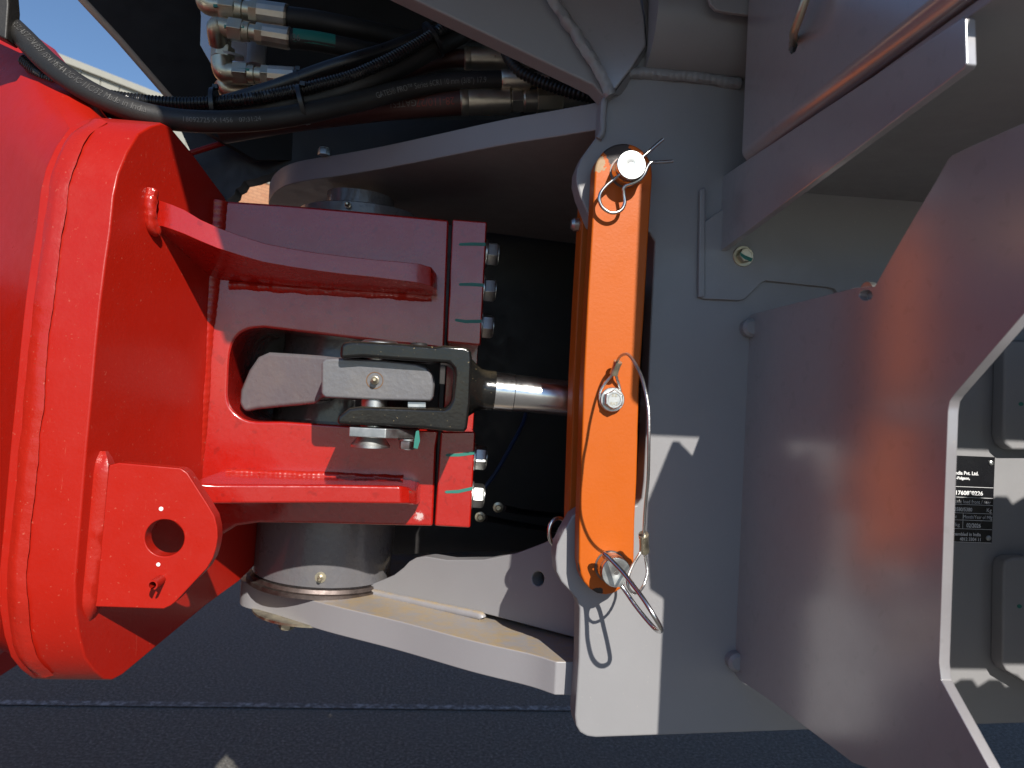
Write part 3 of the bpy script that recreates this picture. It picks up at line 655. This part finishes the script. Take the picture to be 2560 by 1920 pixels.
# lanyard: wire rope with two sleeves
lan = thing('wire_lanyard', 'thin steel wire rope looping from the bolt on the orange bar to the bottom pin', 'wire rope', PY(1611, 1357, 0.87))
def rope(name, pts, r, parent):
    path = resample(spline(pts, 10), 0.0006)
    return tube(name, path, r, WIRE, parent, 12, True, lambda i, s, a: 1.0+0.13*abs(math.sin(3*a+2*math.pi*s/0.012*1.0))-0.06)
rope('rope', [PY(x, y, Y) for x, y, Y in ((1541, 912, 0.886), (1545, 899, 0.874), (1553, 889, 0.856), (1566, 885, 0.834), (1577, 893, 0.815), (1589, 911, 0.796), (1601, 935, 0.780), (1610, 962, 0.766), (1618, 999, 0.756), (1622, 1041, 0.750), (1622, 1110, 0.752), (1620, 1197, 0.770), (1613, 1270, 0.800), (1610, 1325, 0.835), (1611, 1362, 0.856))], 0.0017, lan)
rope('rope', [PY(x, y, Y) for x, y, Y in ((1536, 930, 0.888), (1524, 945, 0.892), (1510, 962, 0.8955), (1500, 982, 0.897), (1501, 1005, 0.8975), (1514, 1022, 0.8975), (1532, 1024, 0.8975), (1547, 1010, 0.8975), (1551, 985, 0.897), (1547, 962, 0.8955), (1542, 945, 0.892), (1539, 928, 0.888))], 0.0017, lan)
rope('rope', [PY(x, y, Y) for x, y, Y in ((1609, 1366, 0.864), (1597, 1388, 0.860), (1580, 1416, 0.850), (1569, 1446, 0.842), (1571, 1468, 0.840), (1583, 1482, 0.843), (1598, 1478, 0.850), (1609, 1463, 0.858), (1618, 1434, 0.862), (1616, 1410, 0.864), (1612, 1385, 0.864), (1611, 1366, 0.864))], 0.0017, lan)
def sleeve(a, b, r):
    a = Vector(a); b = Vector(b); L = (b-a).length
    lathe('crimp_sleeve', a, b-a, [(0, r*0.72), (0, r), (L*0.08, r*1.04), (L*0.3, r*0.95), (L*0.7, r*0.95), (L*0.92, r*1.04), (L, r), (L, r*0.7)], ZINC_D, lan, 16)
sleeve(PY(1534, 936, 0.889), PY(1545, 904, 0.881), 0.0052); sleeve(PY(1609, 1336, 0.845), PY(1611, 1378, 0.864), 0.0058)

# ------------------------------------------------------------------ step bracket on the right
XB = 0.397
step = thing('step_side_plate', 'large shaded grey step side plate on the right reflecting the orange bar', 'step plate', (XB, 0.75, H-0.4))
Bp = [(1868, 800), (1873, 790), (1884, 784), (2096, 730), (2138, 719), (2187, 716), (2229, 641), (2290, 536), (2342, 448), (2370, 398), (2380, 388), (2419, 369), (2560, 307)]
pts = [PX(x, y, XB) for x, y in Bp]
e1 = pts[-1]
pts += [Vector((XB, 0.44, e1.z)), Vector((XB, 0.44, e1.z-0.04)), Vector((XB, 0.474, H+0.076))]
Bq = [(2385, 987), (2374, 1003), (2370, 1030), (2362, 1250), (2352, 1542), (2348, 1656), (2353, 1700), (2475, 1924)]
pts += [PX(x, y, XB) for x, y in Bq]
pts += [Vector((XB, 0.44, H-0.36)), Vector((XB, 0.47, H-0.46))]
pts += [PX(x, y, XB) for x, y in ((2169, 1920), (2130, 1906), (2096, 1880), (1923, 1750), (1870, 1714), (1850, 1702), (1838, 1686), (1827, 1650), (1829, 1610))]
prism('side_plate', pts, (0.009, 0, 0), GREY_B, step, 0.0012, [[PX(x, y, XB) for x, y in ell(2164, 738, 17, 13, 20)]])
lathe('boss', PX(2164, 738, XB+0.008), (1, 0, 0), [(0, 0.013), (0.006, 0.013), (0.006, 0.004), (0.002, 0.0035)], ZINC, step, 24)
for (x, y) in ((1848, 820), (1806, 1648)):
    q = PY(x, y, YG); lathe('stand_off', Vector((XB-0.002, q.y, q.z)), (0, -1, 0), [(0, 0.012), (0.012, 0.012), (0.016, 0.008)], GREY, step, 20)
# toothed step further right, its plate, treads and risers added unseen for shade
prism('side_plate', [p+Vector((0.62, 0, 0)) for p in pts], (0.009, 0, 0), GREY_B, step, 0.0012)
def tread(z, y0, y1, x0=0.455, x1=1.017):
    P = [Vector((x0+0.10, y0, H+z)), Vector((x1, y0, H+z))]; n = 14      # saw-tooth inner edge
    for i in range(n):
        x = x1+(x0-x1)*i/n; d = (x0-x1)/n
        P += [Vector((x, y1-0.014, H+z)), Vector((x+d*0.3, y1, H+z)), Vector((x+d*0.7, y1, H+z))]
    P.append(Vector((x0, y1-0.014, H+z)))
    return prism('tread', P, (0, 0, -0.006), GREY_B, step, 0.0)
for z0_, z1_ in ((0.0, 0.205), (-0.30, -0.04)):
    prism('shade_riser', [Vector((0.462, 0.445, H+z0_)), Vector((1.017, 0.445, H+z0_)), Vector((1.017, 0.445, H+z1_)), Vector((0.462, 0.445, H+z1_))], (0, 0.005, 0), GREY_B, step, 0.0)
tread(0.215, 0.16, 0.47); tread(-0.03, 0.16, 0.47); tread(-0.30, 0.16, 0.47)
cz_q = PX(1869, 393, 0.346).z
brk = thing('step_bracket', 'tapered grey bracket plate with bright end edge above the step side plate', 'bracket', (0.34, 0.93, H+0.18))
XQ = 0.352
prism('gusset', [PX(x, y, XQ) for x, y in ((1762, 470), (2407, 42), (2413, 46), (2416, 160), (2408, 172), (1758, 660))], (0.008, 0, 0), GREY_B, brk, 0.001)
z4 = cz_q-H-0.010
prism('top_plate', [Vector((XQ+0.008, 0.455, H+z4)), Vector((1.02, 0.455, H+z4)), Vector((1.02, 0.934, H+z4)), Vector((XQ+0.008, 0.934, H+z4))], (0, 0, 0.008), GREY, brk, 0.001)
plateY('mount_flange', [(1750, 474), (1764, 466), (1764, 742), (1746, 744)], YG-0.008, 0.007, GREY, brk, 0.002)
cov = thing('lower_cover_plate', 'dark grey cover plate with one flanged bolt under the tapered bracket', 'cover plate', PY(1900, 720, YG))
cp = plateY('plate', [(1752, 560), (1745, 740), (1760, 747), (1850, 751), (1862, 748), (1905, 706), (1915, 702), (2071, 718), (2086, 722), (2094, 732), (2120, 760), (2600, 760), (2600, 300), (1960, 420)], YG-0.006, 0.006, GREY, cov, 0.0012)
cb = PY(1857, 641, YG-0.006)
hexbolt('cover_bolt', cb, (0, -1, 0), 0.0175, 0.010, ZINC_D, cov, 0.0135, 0.0025, 0.2)
plateY('paint_stroke', [(1850, 630), (1862, 638), (1882, 646), (1878, 654), (1862, 648), (1852, 640)], YG-0.0193, 0.001, GREEN, cov, 0.0)
box_ = thing('step_box', 'grey box panel with rounded lower edge at the upper right', 'panel', (XB, 0.7, H+0.31))
ytop = H+0.95; X1 = 0.346
cz = PX(1869, 393, X1).z; yl = PX(1861, 250, X1).y; yo = 0.462; rb_ = 0.014
hl = [PX(x, y, X1) for x, y in ((1972, 108), (1980, 98), (1990, 100), (1995, 112), (1988, 130), (1978, 136), (1971, 126))]
prism('side_panel', [Vector((X1, yl, cz+rb_)), Vector((X1, yo, cz+rb_)), Vector((X1, yo, ytop)), Vector((X1, yl, ytop))], (0.005, 0, 0), GREY_B, box_, 0.0, [hl])
arcs = [(X1+rb_+rb_*math.cos(rad(180+90*i/8)), cz+rb_+rb_*math.sin(rad(180+90*i/8))) for i in range(9)]+[(X1+0.35, cz)]
inn = [(X1+rb_+(x-X1-rb_)*0.62, z+0.005) for x, z in arcs[::-1]]; inn[0] = (X1+0.35, cz+0.005); inn[-1] = (X1+0.005, cz+rb_)
prism('bent_edge', [Vector((x, yl, z)) for x, z in arcs+inn], (0, yo-yl, 0), GREY_B, box_, 0.0, smooth=60)
prism('outer_panel', [Vector((X1+0.006, yo, cz+0.004)), Vector((1.05, yo, cz+0.004)), Vector((1.05, yo, ytop)), Vector((X1+0.006, yo, ytop))], (0, 0.005, 0), GREY_B, box_, 0.0)
prism('inner_panel', [Vector((X1+0.006, yl, cz+0.006)), Vector((1.05, yl, cz+0.006)), Vector((1.05, yl, ytop)), Vector((X1+0.006, yl, ytop))], (0, -0.005, 0), GREY_B, box_, 0.0)
tag(tube('hook_rod', spline([PX(x, y, X) for x, y, X in ((2024, -30, 0.333), (2010, 10, 0.331), (1998, 45, 0.331), (1986, 78, 0.334), (1984, 98, 0.343), (1988, 108, 0.355))], 8), 0.0042, ZINC_D, None, 12), 'short bent steel rod hooked through a hole in the upper right panel', 'rod')

# nameplate and pads right of the step plate
npl = thing('nameplate', 'black machine data plate with white lettering riveted on the grey frame at the right', 'nameplate', PY(2430, 1358, YG))
YN = YG-0.0012
o00 = PY(2484, 1143, YN); o10 = PY(2483, 1358, YN)   # right edge top / bottom
hgt = (o00-o10).length; zz = o10.z
xr = (o00.x+o10.x)/2
wid = 0.115
def npt(u, v, d=0.0): return Vector((xr-wid+u, YN-d, zz+v))
prism('plate', [npt(0, 0), npt(wid, 0), npt(wid, hgt), npt(0, hgt)], (0, 0.001, 0), PLATEB, npl, 0.0)
def bar_(u0_, v0_, u1_, v1_): 
    prism('rule_line', [npt(u0_, v0_, 0.0003), npt(u1_, v0_, 0.0003), npt(u1_, v1_, 0.0003), npt(u0_, v1_, 0.0003)], (0, 0.0002, 0), WHLET, npl, 0.0, smooth=0)
S_ = hgt/1195.0      # nameplate detail measured in a zoom where its height is 1195 units
for yy in (667, 813, 912, 1030, 1128, 1248, 1432):
    v = (1432-yy)*S_; bar_(0.0005, v, wid-0.0008, v+0.0005)
vx = wid-(1020-575)*S_; bar_(vx, (1432-1248)*S_, vx+0.0005, (1432-1030)*S_)
def nt_(t, x0, x1, yb, hh, bold=0.0):
    o = text_mesh(t, hh*S_/0.72, lambda x, y: Vector((x, 0, y)), WHLET, 'lettering', npl, bold, 'LEFT')
    vs_ = o.data.vertices; lo = min(v.co.x for v in vs_); hi = max(v.co.x for v in vs_)
    for v in vs_:
        v.co = npt(wid-(1025-(x0+(v.co.x-lo)/(hi-lo)*(x1-x0)))*S_, (1432-yb)*S_+v.co.z, 0.0005)
nt_('India Pvt. Ltd.', 425, 785, 497, 48, 0.00022)
nt_('-Fulgaon,', 455, 660, 562, 38, 0.00022)
nt_('17608*0226', 462, 862, 775, 56, 0.00022)
nt_('axle load front / rear', 452, 985, 892, 52)
nt_('3580/5380', 448, 712, 1002, 52, 0.00018); nt_('Kg', 928, 1000, 1002, 54)
nt_('st', 455, 488, 1100, 48); nt_('Month/Year of Mfg', 585, 1012, 1100, 48)
nt_('kg', 472, 537, 1212, 50); nt_('02/2026', 635, 848, 1222, 56, 0.00018)
nt_('Assembled in India', 395, 853, 1340, 46, 0.00012); nt_('4812 3304 11', 543, 853, 1408, 46, 0.00012)
for yy in (320, 1362):
    lathe('rivet', npt(wid-(1025-970)*S_, (1432-yy)*S_), (0, -1, 0), [(0, 0.0036), (0.0012, 0.0034), (0.002, 0.0022), (0.002, 0.0012), (0.0012, 0.001)], ZINC, npl, 18)
for lab, ppx, dot in (('rounded grey pad above the nameplate at the right edge', [(2512, 868), (2526, 850), (2700, 850), (2700, 1125), (2530, 1125), (2514, 1110), (2507, 1090)], (2553, 1010)),
                      ('sunlit grey pad below the nameplate at the right edge', [(2508, 1420), (2514, 1402), (2530, 1394), (2700, 1394), (2700, 1760), (2560, 1705), (2515, 1678), (2505, 1660)], (2549, 1516))):
    o = plateY('frame_pad', ppx, YG-0.022, 0.022, GREY, None, 0.004, seg=3); tag(o, lab, 'pad', 'raised pads on the frame')
    plateY('paint_dot', ell(dot[0], dot[1], 6, 5, 14), YG-0.0225, 0.001, GREEN, o, 0.0)

# ------------------------------------------------------------------ black panel, manifold, hoses above the hinge
pan = thing('hood_panel', 'black hood panel with a thin sunlit edge against the sky above the hoses', 'panel', (-0.4, 1.6, H+0.4))
bdeg = 36; pt0 = PY(200, 0, 1.38); tdir = Vector((math.cos(rad(bdeg)), math.sin(rad(bdeg)), 0)); pn = Vector((math.sin(rad(bdeg)), -math.cos(rad(bdeg)), 0))
pp = [PP(x, y, pt0, pn) for x, y in ((130, -90), (212, 0), (300, 95), (436, 252), (520, 330), (640, 400), (900, 400), (1300, 300), (1300, -90))]
prism('panel', pp, -pn*0.016, DARKP, pan, 0.0)
pe = [PP(x, y, pt0, pn) for x, y in ((130, -90), (212, 0), (300, 95), (436, 252))]
tube('lit_edge', [p-pn*0.006 for p in pe], 0.0075, LIT_EDGE, pan, 8)  # light strip painted as the sunlit edge of the black panel
prism('back_panel', [Vector((-0.45, 2.05, H+0.36)), Vector((0.9, 2.05, H+0.36)), Vector((0.9, 2.05, H+1.3)), Vector((-0.45, 2.05, H+1.3))], (0, 0.02, 0), DARKP, pan, 0.0)
und = plateY('under_tray', [(440, 300), (1480, 300), (1480, 345), (900, 390), (700, 420), (672, 436), (655, 440), (640, 446), (610, 452), (602, 466), (590, 472), (586, 486), (560, 505), (500, 430)], 1.62, 0.05, DARKP, pan, 0.0)
mani = thing('hose_manifold', 'grey angled bracket carrying hydraulic elbow fittings at the top left', 'bracket', PY(560, 150, 1.3))
plateY('bracket_plate', [(490, -60), (502, 40), (500, 112), (540, 182), (552, 186), (620, 200), (640, -60)], 1.345, 0.006, GREY_B, mani, 0.001)
lathe('washer', PY(570, 142, 1.29), (0.05, -0.2, 1), [(0, 0.026), (0.004, 0.026)], GREY, mani, 28)
lathe('threaded_stem', PY(557, 140, 1.28), (0, 0, 1), [(0.002, 0.014)]+[(0.008+0.002*i, 0.0115+0.0012*(i % 2)) for i in range(14)]+[(0.05, 0.012)], ZINC_D, mani, 20)
lathe('stem_nut', PY(557, 134, 1.28), (0, 0, 1), [(-0.008, 0.019), (0.010, 0.019)], ZINC_D, mani, 6, 0.2, 30, 0.0008)
lathe('round_tube', PY(640, 165, 1.33), (0, 0, 1), [(0, 0.016), (0.05, 0.016), (0.05, 0.014), (0.10, 0.014)], GREY, mani, 24)
def elbow(name, px, Y, r, parent):
    tube(name, spline([PY(x, y, Y+dy) for x, y, dy in px], 6), r, ZINC_D, parent, 16)
hose_n = [0]
def fitting(parent, a, b, Y, k, sh=None):
    """nut, sleeve, hex, ferrule along a->b (pixels), k = ferrule radius in metres"""
    A_ = PY(*a, Y); B__ = PY(*b, Y); ax = (B__-A_); L = ax.length
    nut = lathe('swivel_nut', A_, ax, [(0, k*0.92), (0.0, k*1.10), (L*0.22, k*1.10), (L*0.24, k*1.02)], ZINC_D, parent, 6, 0.25, 30, 0.0008)
    st = A_+ax*0.03
    lathe('neck', A_, ax, [(L*0.22, k*0.95), (L*0.33, k*0.90), (L*0.34, k*0.78), (L*0.46, k*0.78)], ZINC_D, parent, 24)
    lathe('hex_collar', A_, ax, [(L*0.44, k*1.0), (L*0.56, k*1.0)], ZINC_D, parent, 6, 0.1, 30, 0.0006)
    n = 40; fer = lathe('ferrule', A_, ax, [(L*0.55, k*0.9), (L*0.56, k*1.0), (L*0.97, k*1.04), (L, k*0.96)], FERR, parent, 14, 0.1, 12)
    return ax.normalized()
FIT = [('upper', (553, 18), (720, 43), 1.27, 0.0195), ('second', (573, 72), (727, 97), 1.25, 0.0170), ('third', (585, 183), (742, 196), 1.24, 0.0165)]
H1 = thing('hydraulic_hose', 'black hydraulic hose leaving the topmost elbow fitting to the right', 'hose', PY(720, 43, 1.27), 'hydraulic hoses above the hinge')
fitting(H1, (553, 18), (720, 43), 1.27, 0.0200)
elbow('elbow', ((505, -60, 0.01), (512, -10, 0), (522, 12, 0), (556, 18, 0)), 1.27, 0.0165, H1)
tube('hose', spline([PY(x, y, Y) for x, y, Y in ((716, 43, 1.27), (800, 54, 1.28), (920, 78, 1.30), (1060, 105, 1.36), (1250, 120, 1.45))], 8), 0.0172, RUBBER, H1, 18)
H2 = thing('hydraulic_hose', 'black hydraulic hose with a green band leaving the second elbow fitting', 'hose', PY(727, 97, 1.25), 'hydraulic hoses above the hinge')
fitting(H2, (573, 72), (727, 97), 1.25, 0.0172)
elbow('elbow', ((545, 110, 0.02), (540, 72, 0.0), (548, 66, 0), (575, 72, 0)), 1.25, 0.0145, H2)
h2p = spline([PY(x, y, Y) for x, y, Y in ((723, 96, 1.25), (800, 106, 1.26), (900, 125, 1.28), (1000, 145, 1.32), (1150, 170, 1.4))], 8)
tube('hose', h2p, 0.0158, RUBBER, H2, 18)
tube('green_band', [p+(CAM-p).normalized()*0.0006+Vector((0, 0, 0.001)) for p in h2p[1:12]], 0.0157, GREEN, H2, 18)
hose_text('36', 0.014, h2p, 0.0166, 0.004, -0.1, LETTER, 'lettering', H2)
H3 = thing('hydraulic_hose', 'short hydraulic hose of the third elbow running behind the corrugated sleeve', 'hose', PY(742, 196, 1.24), 'hydraulic hoses above the hinge')
fitting(H3, (585, 183), (742, 196), 1.24, 0.0168)
elbow('elbow', ((553, 146, 0.0), (556, 170, 0), (564, 182, 0), (588, 184, 0)), 1.24, 0.0165, H3)
elbow('elbow', ((560, 205, 0.02), (568, 222, 0.02), (590, 228, 0.02), (625, 226, 0.02)), 1.26, 0.016, H3)
tube('hose', spline([PY(x, y, Y) for x, y, Y in ((738, 196, 1.24), (820, 200, 1.26), (950, 190, 1.30))], 8), 0.0155, RUBBER, H3, 18)
for fx, fy, Yq in ((563, 14, 1.2515), (590, 66, 1.234), (603, 173, 1.224)):
    plateY('paint_stroke', [(fx-30, fy-4), (fx+20, fy-2), (fx+20, fy+4), (fx-30, fy+3)], Yq, 0.004, GREEN, mani, 0.0)
# big printed hose sweeping from the left
pth = lambda L: spline([PY(x, y, Y) for x, y, Y in L], 10)
H4 = thing('hydraulic_hose', 'long black printed hose sweeping from the upper left down across the red frame', 'hose', PY(480, 303, 1.05), 'hydraulic hoses above the hinge')
h4p = pth(((-80, -40, 1.15), (10, 48, 1.12), (60, 96, 1.10), (130, 165, 1.08), (220, 228, 1.06), (320, 272, 1.05), (400, 293, 1.05), (480, 303, 1.05), (580, 304, 1.06), (680, 297, 1.08), (780, 280, 1.10), (900, 253, 1.13), (1000, 226, 1.15), (1100, 208, 1.16), (1200, 202, 1.16), (1262, 201, 1.16)))
def ribbed(i, s, a): return 1.0+0.006*math.sin(2*math.pi*s/0.0022+3*a)
tube('hose', resample(h4p, 0.0012), 0.0150, RUBBER, H4, 20, True, ribbed)
fa = PY(1253, 201, 1.16); lathe('ferrule', fa, PY(1330, 200, 1.16)-fa, [(0, 0.0155), (0.002, 0.0168), (0.044, 0.0172), (0.045, 0.012), (0.075, 0.012)], FERR, H4, 20)
hose_text('RELAST EN 853 1SN MSHA 2G-IC-11C/32 Made in India', 0.0125, h4p, 0.0152, s_at(h4p, 45), 0.15, FAINT, 'lettering', H4, 0.86)
hose_text('18092725 X 1456   07:31:24', 0.0088, h4p, 0.0152, s_at(h4p, 460), -0.05, LETTER, 'lettering', H4, 0.95)
hose_text('GATES\u00ae PRO\u2122 Series 6CR1 10 mm (3/8") 17.9', 0.0115, h4p, 0.0152, s_at(h4p, 935), -0.15, LETTER, 'lettering', H4, 0.80)
H5 = thing('corrugated_sleeve', 'black corrugated cable sleeve running above the printed hose', 'cable sleeve', PY(600, 250, 1.08))
h5p = pth(((60, 150, 1.14), (110, 190, 1.12), (200, 222, 1.10), (300, 245, 1.09), (430, 258, 1.09), (520, 257, 1.09), (620, 248, 1.09), (720, 231, 1.10), (800, 212, 1.11), (880, 190, 1.12), (960, 155, 1.13), (1030, 118, 1.14), (1100, 76, 1.15), (1150, 46, 1.16), (1200, 18, 1.18)))
def corr(i, s, a): return 1.0 if (i//2) % 2 else 0.84
tube('sleeve', resample(h5p, 0.00118), 0.0092, PLASTIC, H5, 14, True, corr)
H6 = thing('hydraulic_hose', 'thick plain black hose lying under the corrugated sleeve', 'hose', PY(700, 268, 1.12), 'hydraulic hoses above the hinge')
tube('hose', resample(pth(((120, 200, 1.16), (260, 262, 1.13), (430, 288, 1.12), (560, 283, 1.12), (700, 265, 1.12), (800, 246, 1.13), (900, 212, 1.14), (1000, 165, 1.16), (1080, 120, 1.17), (1160, 80, 1.19), (1240, 50, 1.2))), 0.0012), 0.0165, RUBBER, H6, 18, True, ribbed)
H7 = thing('hydraulic_hose', 'black hose wrapped in tape rising behind the corrugated sleeve', 'hose', PY(800, 190, 1.18), 'hydraulic hoses above the hinge')
tube('hose', pth(((520, 268, 1.2), (600, 246, 1.19), (700, 214, 1.18), (800, 178, 1.18), (880, 152, 1.18), (960, 128, 1.19), (1050, 95, 1.2), (1150, 60, 1.22))), 0.0120, PLASTIC, H7, 14)
H8 = thing('hydraulic_hose', 'dark red-brown hose with a big ferrule just above the upper fork plate', 'hose', PY(1100, 262, 1.18), 'hydraulic hoses above the hinge')
h8p = pth(((560, 330, 1.32), (700, 305, 1.28), (820, 288, 1.24), (950, 272, 1.20), (1060, 262, 1.18), (1160, 256, 1.17)))
tube('hose', h8p, 0.0195, BROWNR, H8, 20)
fa = PY(1150, 255, 1.17); fb = PY(1280, 253, 1.17)
lathe('ferrule', fa, fb-fa, [(0, 0.019), (0.002, 0.0208), (0.012, 0.0208), (0.013, 0.0202), (0.018, 0.0208), (0.078, 0.0212), (0.080, 0.016)], FERR, H8, 26)
lathe('hex_collar', fa, fb-fa, [(0.082, 0.019), (0.098, 0.019)], FERR, H8, 6, 0.3, 30, 0.0006)
lathe('neck', fa, fb-fa, [(0.078, 0.016), (0.100, 0.016), (0.102, 0.0175), (0.122, 0.0175)], FERR, H8, 24)
lathe('swivel_nut', fa, fb-fa, [(0.122, 0.021), (0.162, 0.021)], ZINC_D, H8, 6, 0.0, 30, 0.0006)
lathe('adapter', fa, fb-fa, [(0.16, 0.015), (0.205, 0.015)], FERR, H8, 20)
hose_text('28-110/27', 0.016, h8p, 0.0197, s_at(h8p, 1140), 0.45, REDLET, 'lettering', H8, 0.9, True)
hose_text('GATES1', 0.014, h8p, 0.0197, s_at(h8p, 1045), 0.45, LETTER, 'lettering', H8, 0.9, True)
H9 = thing('hydraulic_hose', 'hose with a brown crimped ferrule half hidden under the grey upper plate', 'hose', PY(1220, 145, 1.2), 'hydraulic hoses above the hinge')
tube('hose', pth(((700, 300, 1.36), (850, 235, 1.30), (1000, 180, 1.24), (1100, 152, 1.21), (1170, 145, 1.2))), 0.014, BROWNR, H9, 16)
fa = PY(1160, 146, 1.2); fb = PY(1290, 148, 1.2)
lathe('ferrule', fa, fb-fa, [(0, 0.0165), (0.002, 0.0180), (0.010, 0.0180), (0.011, 0.0174), (0.016, 0.0180), (0.088, 0.0184), (0.090, 0.013), (0.14, 0.013)], FERR, H9, 26)
H10 = thing('corrugated_sleeve', 'short brown-black corrugated sleeve bending down to the upper fork plate', 'cable sleeve', PY(1350, 200, 1.14))
tube('sleeve', resample(pth(((1262, 120, 1.16), (1275, 150, 1.15), (1300, 178, 1.14), (1345, 202, 1.13), (1400, 222, 1.12), (1450, 236, 1.11), (1500, 250, 1.11))), 0.0016), 0.0095, RUBBER, H10, 14, True, corr)
# cable ties
def tie(px, Y, r, label, tail=None):
    o = PY(*px[0], Y); a = PY(*px[1], Y)-o
    t = thing('cable_tie', label, 'cable tie', o, 'black cable ties on the hoses')
    lathe('band', o-a.normalized()*0.003, a, [(0, r), (0.0, r*1.05), (0.006, r*1.05), (0.006, r)], PLASTIC, t, 22)
    q = o+Vector((0, -r*0.3, r*0.95)); box('lock_head', q-Vector((0.004, 0.003, 0.002)), q+Vector((0.004, 0.003, 0.005)), PLASTIC, t, 0.0008)
tie(((540, 268), (580, 266)), 1.095, 0.026, 'black cable tie around sleeve and hose over the red frame')
tie(((757, 262), (790, 255)), 1.10, 0.027, 'black cable tie with a glossy band halfway along the hoses')
tie(((1083, 100), (1110, 84)), 1.165, 0.027, 'black cable tie near the edge of the grey upper plate')
tie(((745, 200), (780, 190)), 1.18, 0.015, 'black cable tie beside the third ferrule')
tag(prism('rubber_strap', [PY(x, y, 1.08) for x, y in ((-60, -40), (18, -40), (22, 10), (16, 100), (-60, 60))], (0, 0.03, 0), RUBBER, None, 0.003), 'black rubber strap hanging in the upper left corner', 'strap')
# small cables behind the hinge
c1 = tube('sensor_cable', pth(((1200, 1235, 1.55), (1240, 1180, 1.56), (1280, 1110, 1.58), (1310, 1050, 1.6), (1320, 990, 1.62))), 0.004, BLUEH, None, 10)
tag(c1, 'thin blue hose curving up in the dark behind the red hinge', 'cable')
for lab, L, e in (('black battery cable with a ring terminal right of the lower cap bolts', ((1258, 1270, 1.3), (1320, 1282, 1.4), (1420, 1292, 1.5)), (1245, 1268)),
                  ('black battery cable with a ring terminal below the lower cap bolts', ((1212, 1296, 1.3), (1300, 1312, 1.4), (1420, 1330, 1.5)), (1200, 1292))):
    t = thing('battery_cable', lab, 'cable', PY(*e, 1.3), 'cables behind the hinge')
    tube('cable', pth(L), 0.006, PLASTIC, t, 10); lathe('ring_terminal', PY(*e, 1.3), (0, -1, 0), [(0, 0.009), (0.003, 0.009), (0.004, 0.005), (0.008, 0.004)], ZINC_D, t, 16)

# ------------------------------------------------------------------ unseen hood panels, shaped and added to shade the hinge and ground
cab = thing('shade_hood', 'unseen grey hood panels added to shade the hinge and ground', 'hood', (0.8, 0.5, H+0.6))
prism('shade_skirt', [Vector((x, 0.45, H+z)) for x, z in ((-0.27, 0.82), (-0.224, 0.707), (-0.168, 0.598), (-0.145, 0.535), (0.05, 0.525), (0.262, 0.530), (0.275, 0.60), (0.35, 0.615), (1.25, 0.615), (1.3, -0.25), (4.2, -0.25), (4.2, 1.9), (-0.75, 1.9), (-0.62, 1.35))], (0, 0.03, 0), GREY, cab, 0.002)
prism('shade_floor', [Vector((-0.36, 0.48, H+1.2)), Vector((2.6, 0.48, H+1.2)), Vector((2.6, 2.6, H+1.2)), Vector((-0.36, 2.6, H+1.2))], (0, 0, 0.05), DARKP, cab, 0.002)
prism('body_rear', [Vector((0.9, 2.55, H+0.3)), Vector((2.6, 2.55, H+0.3)), Vector((2.6, 2.55, H+1.9)), Vector((0.9, 2.55, H+1.9))], (0, 0.05, 0), DARKP, cab, 0.002)

whl = thing('shade_wheel', 'unseen black rear tyre added to shade the ground on the right', 'wheel', (1.85, 0.75, 0.0))  # out-of-view tyre put here so its shadow covers the ground
lathe('tyre', Vector((1.85, 0.45, 0.76)), (0, 1, 0), [(0, 0.42), (0.02, 0.60), (0.06, 0.72), (0.12, 0.76), (0.45, 0.76), (0.51, 0.72), (0.55, 0.6), (0.56, 0.42)], RUBBER, whl, 64)
lathe('rim', Vector((1.85, 0.50, 0.76)), (0, 1, 0), [(0, 0.1), (0, 0.30), (-0.02, 0.41), (-0.02, 0.43), (0.4, 0.43)], GREY, whl, 48)

drm = thing('bounce_drum_frame', 'unseen red drum side frame added to bounce warm light', 'drum frame', (-1.1, 0.9, 0.5))  # red frame placed out of view as a warm reflector for the step plates
prism('end_plate', [Vector((-1.0, -0.25, H-0.72)), Vector((-1.0, 2.3, H-0.72)), Vector((-1.0, 2.3, H+0.15)), Vector((-1.0, -0.25, H+0.22))], (-0.04, 0, 0), RED, drm, 0.004)
prism('side_beam', [Vector((-1.0, -0.25, H-0.60)), Vector((-3.0, -0.25, H-0.60)), Vector((-3.0, -0.25, H+0.10)), Vector((-1.0, -0.25, H+0.22))], (0, 0.05, 0), RED, drm, 0.004)
lathe('drum', Vector((-1.95, -0.05, 0.78)), (0, 1, 0), [(0, 0.7), (0, 0.78), (2.1, 0.78), (2.1, 0.7)], ZINC, drm, 64)
